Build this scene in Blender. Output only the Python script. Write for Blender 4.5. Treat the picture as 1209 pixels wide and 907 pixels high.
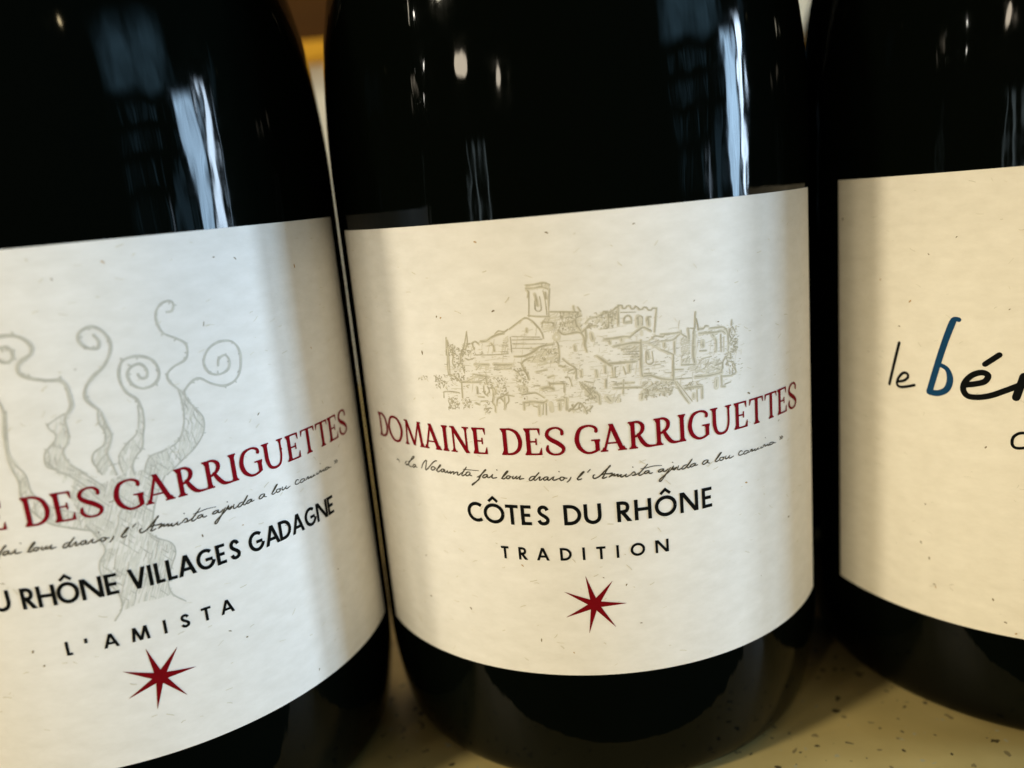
import bpy, bmesh, math, random
from mathutils import Vector, Matrix

random.seed(7)
for o in list(bpy.data.objects):
    bpy.data.objects.remove(o, do_unlink=True)
scene = bpy.context.scene
COL = scene.collection
MM = 0.001

# ------------------------------------------------------------------ camera
PITCH, ROLL, FPX, CAM_H = 0.221438, -0.094406, 982.55, 0.093202
cp, sp, cr, sr = math.cos(PITCH), math.sin(PITCH), math.cos(ROLL), math.sin(ROLL)
fwd = Vector((0, cp, -sp)); up0 = Vector((0, sp, cp)); rt0 = Vector((1, 0, 0))
rt = rt0 * cr + up0 * sr
up = up0 * cr - rt0 * sr
cam_data = bpy.data.cameras.new('camera')
cam = bpy.data.objects.new('camera', cam_data)
COL.objects.link(cam)
cam.matrix_world = Matrix(((rt.x, up.x, -fwd.x, 0), (rt.y, up.y, -fwd.y, 0), (rt.z, up.z, -fwd.z, CAM_H), (0, 0, 0, 1)))
cam_data.sensor_width = 36.0
cam_data.lens = FPX / 1209 * 36.0
cam_data.clip_start = 0.005
cam_data.clip_end = 50
cam_data.dof.use_dof = True
cam_data.dof.focus_distance = 0.121
cam_data.dof.aperture_fstop = 10.5
scene.camera = cam

# ------------------------------------------------------------------ world, exposure
world = bpy.data.worlds.new('World')
scene.world = world
world.use_nodes = True
bg = world.node_tree.nodes['Background']
bg.inputs['Color'].default_value = (0.9, 0.95, 1.0, 1)
bg.inputs['Strength'].default_value = 0.006
scene.view_settings.view_transform = 'Standard'
scene.view_settings.look = 'None'
scene.view_settings.exposure = 0.0
scene.view_settings.gamma = 1.0

# ------------------------------------------------------------------ lamps of the shop, and added lights
def area(name, loc, target, sx, sy, watts, color, shape='RECTANGLE', spread=180):
    d = bpy.data.lights.new(name, 'AREA')
    d.shape = shape
    d.size = sx
    if shape in ('RECTANGLE', 'ELLIPSE'):
        d.size_y = sy
    d.energy = watts
    d.color = color
    d.spread = math.radians(spread)
    o = bpy.data.objects.new(name, d)
    COL.objects.link(o)
    o.location = loc
    o.rotation_euler = (Vector(target) - Vector(loc)).to_track_quat('-Z', 'Y').to_euler()
    return o

MID = (0.0, 0.13, 0.07)
def polar(az, dist, z, c=(0.013, 0.152)):
    a = math.radians(az)
    return (c[0] + math.sin(a) * dist, c[1] - math.cos(a) * dist, z)

# two warm spotlights on the ceiling rail, front left
area('spot_lamp', polar(-47, 1.25, 0.470), MID, 0.090, 0, 0.75, (1.0, 0.85, 0.64), 'DISK')
area('spot_lamp', polar(-31, 1.30, 0.435), MID, 0.090, 0, 0.70, (1.0, 0.87, 0.68), 'DISK')
area('rail_lamp', polar(-59, 1.20, 0.80), MID, 0.15, 0, 8.8, (1.0, 0.90, 0.68), 'DISK')
# smaller lamps farther down the shop
area('spot_lamp', polar(-72, 1.9, 0.97), MID, 0.036, 0, 0.60, (1.0, 0.93, 0.80), 'DISK')
area('spot_lamp', polar(-67, 2.1, 0.70), MID, 0.034, 0, 0.45, (1.0, 0.95, 0.85), 'DISK')
area('spot_lamp', polar(-66.5, 2.1, 0.52), MID, 0.026, 0, 0.18, (1.0, 0.95, 0.85), 'DISK')
area('spot_lamp', polar(104, 1.7, 0.46), MID, 0.030, 0, 0.60, (1.0, 0.93, 0.80), 'DISK')
# soft fill from above, added to brighten labels and counter
area('overhead_fill', (0.15, -0.62, 1.45), MID, 0.9, 0.4, 0.2, (1.0, 0.86, 0.60))
# wide low fill added to brighten the labels, below the height of the counter
area('added_light', (0.05, -1.15, -0.40), MID, 3.4, 0.36, 13.2, (1.0, 0.87, 0.575))
# warm lamp that washes the wall behind the bottles
area('shelf_lamp', (-0.06, 0.385, 0.42), (-0.06, 0.47, 0.10), 0.16, 0.03, 0.40, (1.0, 0.80, 0.50))
area('added_light', polar(-41, 1.25, -0.36), MID, 0.7, 0.3, 4.4, (1.0, 0.86, 0.56))  # second low fill, added to lift the darker label edges
# shop window on the right: bright pane and a bluer pane beside it
LB = (-0.068, 0.141)
TGT = (-0.03, 0.12, 0.07)
area('window_light', polar(81.3, 2.0, 0.345, LB), TGT, 0.14, 0.74, 24, (0.62, 0.80, 1.0))
area('window_light', polar(75.0, 2.0, 0.31, LB), TGT, 0.25, 0.70, 22, (0.48, 0.73, 1.0))
# added lamp standing in for the far ceiling and bottle racks in reflections
far = area('backdrop_light', polar(58, 2.6, 0.72, LB), TGT, 1.5, 1.75, 19.0, (0.36, 0.72, 1.0))
area('streak_light', polar(60.5, 2.2, -0.12, LB), TGT, 0.055, 0.62, 1.2, (0.62, 0.80, 1.0))  # dim cool strip added to make a narrow streak in the glass
area('streak_light', polar(66, 2.4, -0.05, LB), TGT, 0.16, 0.70, 0.5, (0.35, 0.70, 1.0))  # wider, dimmer strip added for the same streaks
area('spot_lamp', polar(33, 2.0, 1.16, LB), TGT, 0.05, 0, 0.28, (1.0, 0.80, 0.45), 'DISK')
for az, w, e in ((-47.5, 0.020, 0.06), (-44.0, 0.045, 0.18), (-39.5, 0.03, 0.13)):  # thin lights added to draw faint upright streaks on the bottles
    area('added_light', polar(az, 1.6, 0.10), TGT, w, 0.30, e, (0.75, 0.95, 1.0))

def lamp_nodes(o):
    d = o.data
    d.use_nodes = True
    nt = d.node_tree
    em = [n for n in nt.nodes if n.type == 'EMISSION'][0]
    g = nt.nodes.new('ShaderNodeNewGeometry')
    sep = nt.nodes.new('ShaderNodeSeparateXYZ')
    nt.links.new(g.outputs['Parametric'], sep.inputs[0])
    def M(op, a, b=None, c=None):
        n = nt.nodes.new('ShaderNodeMath'); n.operation = op
        for k, x in enumerate((a, b, c)):
            if x is None: continue
            if isinstance(x, (int, float)): n.inputs[k].default_value = x
            else: nt.links.new(x, n.inputs[k])
        return n.outputs[0]
    def step(x, e0, e1):
        n = nt.nodes.new('ShaderNodeMapRange'); n.interpolation_type = 'SMOOTHSTEP'
        nt.links.new(x, n.inputs['Value'])
        n.inputs['From Min'].default_value = e0; n.inputs['From Max'].default_value = e1
        return n.outputs['Result']
    def noise(sx, sy, detail=3):
        mp = nt.nodes.new('ShaderNodeMapping'); mp.inputs['Scale'].default_value = (sx, sy, 1)
        nt.links.new(g.outputs['Parametric'], mp.inputs['Vector'])
        n = nt.nodes.new('ShaderNodeTexNoise'); n.inputs['Scale'].default_value = 1; n.inputs['Detail'].default_value = detail
        nt.links.new(mp.outputs['Vector'], n.inputs['Vector'])
        return n.outputs['Fac']
    return nt, em, sep.outputs['X'], sep.outputs['Y'], M, step, noise

# painted into the lamp's brightness: pale ceiling above, racks of bottles below
nt, em, U, V, M, step, noise = lamp_nodes(far)
wob = M('MULTIPLY_ADD', noise(3, 3), 0.06, -0.03)
vv = M('ADD', V, wob)
ceiling = M('MULTIPLY', step(vv, 0.54, 0.60), M('MULTIPLY_ADD', noise(5, 4), 2.4, -0.45))
rows = M('MULTIPLY', vv, 9.0); cols = M('MULTIPLY', U, 19.0)
cell = nt.nodes.new('ShaderNodeCombineXYZ')
nt.links.new(M('FLOOR', cols), cell.inputs[0]); nt.links.new(M('FLOOR', rows), cell.inputs[1])
wn = nt.nodes.new('ShaderNodeTexWhiteNoise'); wn.noise_dimensions = '2D'
nt.links.new(cell.outputs[0], wn.inputs['Vector'])
fu = M('ABSOLUTE', M('SUBTRACT', M('FRACT', cols), 0.5)); fv = M('FRACT', rows)
glow = M('MULTIPLY', M('MULTIPLY', step(fu, 0.42, 0.15), step(fv, 0.78, 0.45)), M('POWER', wn.outputs['Value'], 2.0))
racks = M('MULTIPLY', glow, M('MULTIPLY', step(vv, 0.53, 0.50), 0.55))
edge = M('MULTIPLY', M('MULTIPLY', step(U, 0.0, 0.3), step(U, 1.0, 0.8)), M('MULTIPLY', step(V, 0.0, 0.1), step(V, 1.0, 0.72)))
nt.links.new(M('MULTIPLY', M('ADD', ceiling, racks), M('MULTIPLY', edge, 1.2)), em.inputs['Strength'])
# narrow lamps: soft edges and uneven streaks painted into their brightness
for o in [x for x in COL.objects if x.name.startswith(('window_light', 'streak_light', 'added_light')) and x.data.size < 0.3]:
    nt, em, U, V, M, step, noise = lamp_nodes(o)
    e = M('MULTIPLY', M('MULTIPLY', step(U, 0.0, 0.16), step(U, 1.0, 0.84)), step(V, 1.0, 0.86))
    p = M('MULTIPLY_ADD', noise(9, 1.6, 5), 2.6, -0.35)
    nt.links.new(M('MULTIPLY', M('MAXIMUM', p, 0.12), e), em.inputs['Strength'])

# ------------------------------------------------------------------ materials
def new_mat(name):
    m = bpy.data.materials.new(name)
    m.use_nodes = True
    nt = m.node_tree
    return m, nt, nt.nodes['Principled BSDF'], nt.nodes.new, nt.links.new

def flat(name, col, rough=0.6, spec=0.3):
    m, nt, b, N, K = new_mat(name)
    b.inputs['Roughness'].default_value = rough
    b.inputs['Specular IOR Level'].default_value = spec
    tc = N('ShaderNodeTexCoord'); n = N('ShaderNodeTexNoise'); r = N('ShaderNodeValToRGB')
    n.inputs['Scale'].default_value = 900; n.inputs['Detail'].default_value = 3
    K(tc.outputs['Object'], n.inputs['Vector']); K(n.outputs['Fac'], r.inputs['Fac'])
    r.color_ramp.elements[0].position = 0.3; r.color_ramp.elements[1].position = 0.75
    r.color_ramp.elements[0].color = (*[c * 0.88 for c in col], 1)
    r.color_ramp.elements[1].color = (*[min(1, c * 1.1) for c in col], 1)
    K(r.outputs['Color'], b.inputs['Base Color'])
    return m

def paper(name, c0, c1):
    m, nt, b, N, K = new_mat(name)
    b.inputs['Roughness'].default_value = 0.8
    b.inputs['Specular IOR Level'].default_value = 0.25
    tc = N('ShaderNodeTexCoord')
    mp = N('ShaderNodeMapping'); mp.inputs['Scale'].default_value = (1, 1, 2.2)
    K(tc.outputs['Object'], mp.inputs['Vector'])
    n = N('ShaderNodeTexNoise'); n.inputs['Scale'].default_value = 260; n.inputs['Detail'].default_value = 6; n.inputs['Roughness'].default_value = 0.65
    K(mp.outputs['Vector'], n.inputs['Vector'])
    r = N('ShaderNodeValToRGB')
    r.color_ramp.elements[0].position = 0.25; r.color_ramp.elements[0].color = (*c0, 1)
    r.color_ramp.elements[1].position = 0.72; r.color_ramp.elements[1].color = (*c1, 1)
    K(n.outputs['Fac'], r.inputs['Fac']); K(r.outputs['Color'], b.inputs['Base Color'])
    n2 = N('ShaderNodeTexNoise'); n2.inputs['Scale'].default_value = 1500; n2.inputs['Detail'].default_value = 4
    K(mp.outputs['Vector'], n2.inputs['Vector'])
    bp = N('ShaderNodeBump'); bp.inputs['Strength'].default_value = 0.11; bp.inputs['Distance'].default_value = 0.0002
    K(n2.outputs['Fac'], bp.inputs['Height']); K(bp.outputs['Normal'], b.inputs['Normal'])
    return m

def glass(name):
    m, nt, b, N, K = new_mat(name)
    b.inputs['Base Color'].default_value = (0.0012, 0.0018, 0.0012, 1)
    b.inputs['IOR'].default_value = 1.52
    b.inputs['Specular IOR Level'].default_value = 0.15
    tc = N('ShaderNodeTexCoord')
    mp = N('ShaderNodeMapping'); mp.inputs['Scale'].default_value = (1, 1, 0.22)
    K(tc.outputs['Object'], mp.inputs['Vector'])
    n = N('ShaderNodeTexNoise'); n.inputs['Scale'].default_value = 85; n.inputs['Detail'].default_value = 3.5
    K(mp.outputs['Vector'], n.inputs['Vector'])
    bp = N('ShaderNodeBump'); bp.inputs['Strength'].default_value = 0.17; bp.inputs['Distance'].default_value = 0.002
    K(n.outputs['Fac'], bp.inputs['Height']); K(bp.outputs['Normal'], b.inputs['Normal'])
    n2 = N('ShaderNodeTexNoise'); n2.inputs['Scale'].default_value = 300; n2.inputs['Detail'].default_value = 5
    K(tc.outputs['Object'], n2.inputs['Vector'])
    mr = N('ShaderNodeMapRange'); mr.inputs['From Min'].default_value = 0.35; mr.inputs['From Max'].default_value = 0.8
    mr.inputs['To Min'].default_value = 0.03; mr.inputs['To Max'].default_value = 0.09
    K(n2.outputs['Fac'], mr.inputs['Value']); K(mr.outputs['Result'], b.inputs['Roughness'])
    return m

def stone(name):
    m, nt, b, N, K = new_mat(name)
    tc = N('ShaderNodeTexCoord')
    base = N('ShaderNodeTexNoise'); base.inputs['Scale'].default_value = 55; base.inputs['Detail'].default_value = 7
    K(tc.outputs['Object'], base.inputs['Vector'])
    r = N('ShaderNodeValToRGB')
    r.color_ramp.elements[0].position = 0.3; r.color_ramp.elements[0].color = (0.52, 0.385, 0.135, 1)
    r.color_ramp.elements[1].position = 0.7; r.color_ramp.elements[1].color = (0.68, 0.52, 0.20, 1)
    K(base.outputs['Fac'], r.inputs['Fac'])
    warp = N('ShaderNodeTexNoise'); warp.inputs['Scale'].default_value = 400
    K(tc.outputs['Object'], warp.inputs['Vector'])
    wm = N('ShaderNodeMixRGB'); wm.blend_type = 'LINEAR_LIGHT'; wm.inputs['Fac'].default_value = 0.0016
    K(tc.outputs['Object'], wm.inputs['Color1']); K(warp.outputs['Color'], wm.inputs['Color2'])
    prev = r.outputs['Color']
    for sc, th, col, keep in ((620, 0.36, (0.10, 0.07, 0.025, 1), 0.80), (480, 0.34, (0.30, 0.22, 0.085, 1), 0.62), (700, 0.30, (0.52, 0.45, 0.26, 1), 0.8)):
        v = N('ShaderNodeTexVoronoi'); v.inputs['Scale'].default_value = sc
        K(wm.outputs['Color'], v.inputs['Vector'])
        sep = N('ShaderNodeSeparateColor'); K(v.outputs['Color'], sep.inputs['Color'])
        gate = N('ShaderNodeMath'); gate.operation = 'GREATER_THAN'; gate.inputs[1].default_value = keep
        K(sep.outputs['Red'], gate.inputs[0])
        size = N('ShaderNodeMath'); size.operation = 'MULTIPLY'; size.inputs[1].default_value = th
        K(sep.outputs['Green'], size.inputs[0])
        lt = N('ShaderNodeMath'); lt.operation = 'LESS_THAN'
        K(v.outputs['Distance'], lt.inputs[0]); K(size.outputs[0], lt.inputs[1])
        mul = N('ShaderNodeMath'); mul.operation = 'MULTIPLY'
        K(gate.outputs[0], mul.inputs[0]); K(lt.outputs[0], mul.inputs[1])
        mx = N('ShaderNodeMixRGB'); mx.inputs['Color2'].default_value = col
        K(mul.outputs[0], mx.inputs['Fac']); K(prev, mx.inputs['Color1'])
        prev = mx.outputs['Color']
    K(prev, b.inputs['Base Color'])
    b.inputs['Roughness'].default_value = 0.42
    return m

def wood(name, c0, c1):
    m, nt, b, N, K = new_mat(name)
    tc = N('ShaderNodeTexCoord'); mp = N('ShaderNodeMapping'); mp.inputs['Scale'].default_value = (3, 60, 60)
    n = N('ShaderNodeTexNoise'); n.inputs['Scale'].default_value = 2.0; n.inputs['Detail'].default_value = 6; n.inputs['Distortion'].default_value = 0.6
    r = N('ShaderNodeValToRGB'); r.color_ramp.elements[0].color = (*c0, 1); r.color_ramp.elements[1].color = (*c1, 1)
    K(tc.outputs['Object'], mp.inputs['Vector']); K(mp.outputs['Vector'], n.inputs['Vector'])
    K(n.outputs['Fac'], r.inputs['Fac']); K(r.outputs['Color'], b.inputs['Base Color'])
    b.inputs['Roughness'].default_value = 0.7
    b.inputs['Specular IOR Level'].default_value = 0.12
    return m

M_GLASS = glass('dark_bottle_glass')
M_PAPER_W = paper('white_laid_paper', (0.75, 0.72, 0.675), (0.845, 0.815, 0.78))
M_PAPER_C = paper('cream_laid_paper', (0.75, 0.69, 0.575), (0.845, 0.785, 0.67))
M_RED = flat('red_ink', (0.20, 0.0010, 0.007), 0.7, 0.06)
M_STAR = flat('star_red_ink', (0.17, 0.0008, 0.004), 0.7, 0.06)
M_BLACK = flat('black_ink', (0.004, 0.0045, 0.004), 0.7, 0.05)
M_MOTTO = flat('motto_grey_ink', (0.070, 0.060, 0.042), 0.7, 0.06)
M_BLUE = flat('blue_ink', (0.006, 0.050, 0.125), 0.6, 0.08)
M_SKETCH = flat('sketch_ochre_ink', (0.475, 0.435, 0.335), 0.8, 0.1)
M_SKETCH_L = flat('sketch_pale_ink', (0.68, 0.64, 0.54), 0.8, 0.1)
M_VINE = flat('vine_grey_ink', (0.545, 0.53, 0.475), 0.8, 0.1)
M_VINE_L = flat('vine_pale_ink', (0.70, 0.685, 0.625), 0.8, 0.1)
M_FLECK = flat('paper_fibre_brown', (0.20, 0.14, 0.06), 0.8)
M_FLECK_O = flat('paper_fibre_ochre', (0.42, 0.24, 0.06), 0.8)
M_FLECK_P = flat('paper_fibre_pale', (0.66, 0.61, 0.49), 0.8, 0.1)
M_STONE = stone('speckled_quartz')
M_WALL = flat('cream_wall_paint', (0.70, 0.64, 0.50), 0.7)
M_OAK = wood('honey_oak', (0.52, 0.25, 0.012), (0.64, 0.33, 0.03))
M_WALNUT = wood('dark_brown_wood', (0.035, 0.013, 0.0005), (0.06, 0.023, 0.001))
M_FOIL = flat('black_foil', (0.012, 0.012, 0.014), 0.3, 0.5)

# ------------------------------------------------------------------ mesh helpers
def link(name, verts, faces, mat, parent=None, smooth=False):
    me = bpy.data.meshes.new(name)
    me.from_pydata(verts, [], faces)
    me.materials.append(mat)
    if smooth:
        me.polygons.foreach_set('use_smooth', [True] * len(me.polygons))
    me.update()
    o = bpy.data.objects.new(name, me)
    COL.objects.link(o)
    o.parent = parent
    return o

def box(name, x0, x1, y0, y1, z0, z1, mat, bevel=0.0, parent=None):
    bm = bmesh.new()
    bmesh.ops.create_cube(bm, size=1.0)
    for v in bm.verts:
        v.co = Vector((x0 + (v.co.x + .5) * (x1 - x0), y0 + (v.co.y + .5) * (y1 - y0), z0 + (v.co.z + .5) * (z1 - z0)))
    if bevel:
        bmesh.ops.bevel(bm, geom=list(bm.edges), offset=bevel, segments=3, affect='EDGES')
    me = bpy.data.meshes.new(name); bm.to_mesh(me); bm.free()
    me.materials.append(mat)
    o = bpy.data.objects.new(name, me); COL.objects.link(o); o.parent = parent
    return o

def lathe(name, prof, seg, mat, parent):
    verts, faces = [], []
    for r, z in prof:
        for i in range(seg):
            a = 2 * math.pi * i / seg
            verts.append((r * MM * math.sin(a), -r * MM * math.cos(a), z * MM))
    for j in range(len(prof) - 1):
        for i in range(seg):
            k = (i + 1) % seg
            faces.append((j * seg + i, j * seg + k, (j + 1) * seg + k, (j + 1) * seg + i))
    return link(name, verts, faces, mat, parent, True)

RB = 41.0                                   # bottle radius, mm
R_LABEL = RB + 0.12                         # printed face of the label

def cyl(s, z, off):
    a = s / RB
    r = (R_LABEL + off) * MM
    return (r * math.sin(a), -r * math.cos(a), z * MM)

def spline(pts, step=0.22):
    """Catmull-Rom through (x, y, w) points, resampled finely."""
    out = []
    n = len(pts)
    if n == 2:
        L = math.dist(pts[0][:2], pts[1][:2]); k = max(2, int(L / 0.5))
        return [tuple(a + (b - a) * i / k for a, b in zip(pts[0], pts[1])) for i in range(k + 1)]
    for i in range(n - 1):
        p0 = pts[max(i - 1, 0)]; p1 = pts[i]; p2 = pts[i + 1]; p3 = pts[min(i + 2, n - 1)]
        k = max(2, int(math.dist(p1[:2], p2[:2]) / step))
        for j in range(k):
            t = j / k
            out.append(tuple(0.5 * (2 * b + (c - a) * t + (2 * a - 5 * b + 4 * c - d) * t * t + (3 * b - a - 3 * c + d) * t ** 3)
                             for a, b, c, d in zip(p0, p1, p2, p3)))
    out.append(pts[-1])
    return out

class Ink:
    """Flat print on a label: strips that follow the curve of the bottle."""
    def __init__(self, off):
        self.v, self.f, self.off, self.n = [], [], off, 0
    def lift(self):
        self.n += 1
        return self.off + (self.n % 11) * 0.0022
    def strip(self, L, R):
        o = self.lift(); b = len(self.v)
        for (x0, y0), (x1, y1) in zip(L, R):
            self.v.append(cyl(x0, y0, o)); self.v.append(cyl(x1, y1, o))
        for i in range(len(L) - 1):
            self.f.append((b + 2 * i, b + 2 * i + 1, b + 2 * i + 3, b + 2 * i + 2))
    def curve(self, pts, round_caps=True):
        """pts = (x, y, width) in mm."""
        q = spline(pts)
        L, R = [], []
        n = len(q)
        def tang(i):
            a = q[max(i - 1, 0)]; b = q[min(i + 1, n - 1)]
            d = math.hypot(b[0] - a[0], b[1] - a[1]) or 1e-9
            return (b[0] - a[0]) / d, (b[1] - a[1]) / d
        rows = []
        for i in range(n):
            tx, ty = tang(i)
            rows.append((q[i][0], q[i][1], tx, ty, q[i][2]))
        if round_caps:
            x, y, tx, ty, w = rows[0]
            pre = [(x - tx * w / 2 * math.sin(a), y - ty * w / 2 * math.sin(a), tx, ty, w * math.cos(a)) for a in (1.5, 1.1, 0.6)]
            x, y, tx, ty, w = rows[-1]
            post = [(x + tx * w / 2 * math.sin(a), y + ty * w / 2 * math.sin(a), tx, ty, w * math.cos(a)) for a in (0.6, 1.1, 1.5)]
            rows = pre + rows + post
        for x, y, tx, ty, w in rows:
            L.append((x - ty * w / 2, y + tx * w / 2)); R.append((x + ty * w / 2, y - tx * w / 2))
        self.strip(L, R)
    def line(self, x0, y0, x1, y1, w):
        self.curve([(x0, y0, w), (x1, y1, w)], False)
    def diag(self, x0, y0, x1, y1, w, w1=None):
        """straight stroke whose ends are cut along the baseline."""
        w1 = w if w1 is None else w1
        L, R = [], []
        d = math.hypot(x1 - x0, y1 - y0); f = d / max(abs(y1 - y0), 1e-6)
        k = max(2, int(d / 0.4))
        for i in range(k + 1):
            t = i / k; x = x0 + (x1 - x0) * t; y = y0 + (y1 - y0) * t; h = (w + (w1 - w) * t) * f / 2
            L.append((x - h, y)); R.append((x + h, y))
        self.strip(L, R)
    def hatch(self, poly, gap, w, ang, rnd, keep=1.0):
        ca, sa = math.cos(ang), math.sin(ang)
        P = [(x * ca + y * sa, -x * sa + y * ca) for x, y in poly]
        y = min(p[1] for p in P) + gap / 2
        top = max(p[1] for p in P)
        while y < top:
            xs = []
            for (ax, ay), (bx, by) in zip(P, P[1:] + P[:1]):
                if (ay > y) != (by > y):
                    xs.append(ax + (bx - ax) * (y - ay) / (by - ay))
            xs.sort()
            for a, b in zip(xs[::2], xs[1::2]):
                x = a
                while x < b - 0.1:
                    ln = min(b - x, rnd.uniform(0.5, 1.9))
                    if rnd.random() < keep:
                        j = rnd.uniform(-.06, .06)
                        q = [(x, y + j), (x + ln / 2, y + j + rnd.uniform(-.06, .06)), (x + ln, y - j)]
                        self.curve([(u * ca - v * sa, u * sa + v * ca, w * rnd.uniform(.6, 1.2)) for u, v in q])
                    x += ln + rnd.uniform(0.02, 0.15)
            y += gap * rnd.uniform(.75, 1.25)
    def build(self, name, mat, parent):
        return link(name, self.v, self.f, mat, parent)

# ------------------------------------------------------------------ lettering
def serif_glyph(ink, ch, xl, xr, base, cap):
    W = xr - xl
    B = 1.14                                # weight of the type
    X = lambda u: xl + u * W
    Y = lambda v: base + v * cap
    def c(*p, caps=True): ink.curve([(X(a), Y(b), w * cap * B) for a, b, w in p], caps)
    def d(a, b, e, f, w, w1=None): ink.diag(X(a), Y(b), X(e), Y(f), w * cap * B, None if w1 is None else w1 * cap * B)
    def h(a, b, v, w=0.062): ink.line(X(a), Y(v), X(b), Y(v), w * cap)
    def foot(u, v, stem=.135, half=.155):
        """bracketed serif at the end of a stem."""
        x = X(u); s = 1 if v < .5 else -1
        ink.line(x - half * cap, Y(v + s * .028), x + half * cap, Y(v + s * .028), .056 * cap)
        ink.diag(x, Y(v + s * .03), x, Y(v + s * .16), (stem + .11) * cap, stem * cap)
    T, t = .135, .085
    if ch == 'D':
        d(.20, 0, .20, 1, T); h(0, .5, .968); h(.02, .5, .032)
        c((.3, .968, .064), (.52, .955, .08), (.80, .83, .115), (.945, .53, .135), (.87, .24, .12), (.62, .07, .085), (.3, .032, .064), caps=False)
        foot(.17, 1, half=.13); foot(.17, 0, half=.13)
    elif ch == 'O':
        c((.5, .995, .075), (.25, .92, .095), (.075, .6, .125), (.10, .33, .13), (.27, .08, .105), (.5, .005, .075), (.75, .08, .095), (.925, .4, .125), (.90, .67, .13), (.73, .92, .105), (.5, .995, .075), caps=False)
    elif ch == 'M':
        d(.09, 0, .15, 1, .08); d(.14, 1, .51, .02, .125); d(.50, .02, .80, 1, .078); d(.80, 1, .90, 0, .125)
        foot(.09, 0, .08, .12); foot(.91, 0, .12, .14); h(.03, .16, .97, .055); h(.78, .92, .97, .055)
    elif ch == 'A':
        d(.13, 0, .47, 1, .078); d(.43, 1, .86, 0, .14); h(.26, .70, .30, .06)
        foot(.13, 0, .08, .13); foot(.86, 0, .14, .155); ink.line(X(.36), Y(.975), X(.46), Y(.975), .05 * cap)
    elif ch == 'I':
        d(.5, 0, .5, 1, .14); foot(.5, 0, .14, .14); foot(.5, 1, .14, .14)
    elif ch == 'N':
        d(.16, 0, .16, 1, .075); d(.13, 1, .90, 0, .135); d(.86, 0, .86, 1, .075)
        foot(.16, 0, .075, .14); foot(.86, 1, .075, .14); h(0, .2, .97, .055)
    elif ch == 'E':
        d(.24, 0, .24, 1, T); h(.02, .90, .966, .066); h(.24, .70, .50, .06); h(.02, .94, .034, .066)
        d(.86, .99, .92, .74, .10, .02); d(.70, .62, .70, .38, .05, .05); d(.90, .01, .985, .27, .12, .02)
        foot(.22, 0, half=.12); foot(.22, 1, half=.12)
    elif ch == 'S':
        c((.88, .76, .11), (.88, .86, .10), (.74, .96, .075), (.48, .985, .065), (.2, .90, .10), (.10, .73, .12), (.26, .58, .14), (.66, .41, .145), (.91, .23, .12), (.80, .06, .085), (.5, .005, .066), (.22, .06, .085), (.08, .2, .11), (.12, .33, .07))
    elif ch == 'G':
        c((.88, .78, .11), (.88, .87, .10), (.76, .96, .08), (.52, .99, .07), (.22, .88, .115), (.075, .54, .145), (.16, .22, .135), (.40, .03, .09), (.62, .0, .075), (.82, .05, .08), (.90, .1, .1))
        d(.90, .06, .90, .45, .135); h(.66, 1.03, .455, .058); ink.diag(X(.9), Y(.44), X(.9), Y(.33), .22 * cap, .135 * cap)
    elif ch == 'R':
        d(.17, 0, .17, 1, T); h(0, .3, .966)
        c((.2, .966, .064), (.40, .955, .085), (.545, .82, .125), (.53, .64, .125), (.40, .50, .09), (.2, .42, .06))
        c((.37, .50, .10), (.50, .26, .135), (.66, .08, .12), (.82, .035, .08), (1.03, .035, .055))
        foot(.17, 0); foot(.15, 1, half=.12)
    elif ch == 'T':
        d(.5, 0, .5, 1, T); h(.06, .94, .966, .066); d(.08, .99, .02, .76, .10, .02); d(.92, .99, .98, .78, .10, .02); foot(.5, 0)
    elif ch == 'U':
        c((.155, 1, .135), (.155, .7, .135), (.165, .35, .135), (.27, .09, .11), (.5, .005, .085), (.74, .08, .08), (.85, .35, .075), (.86, .7, .075), (.86, 1, .075), caps=False)
        foot(.15, 1); foot(.86, 1, .075, .14)

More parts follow.
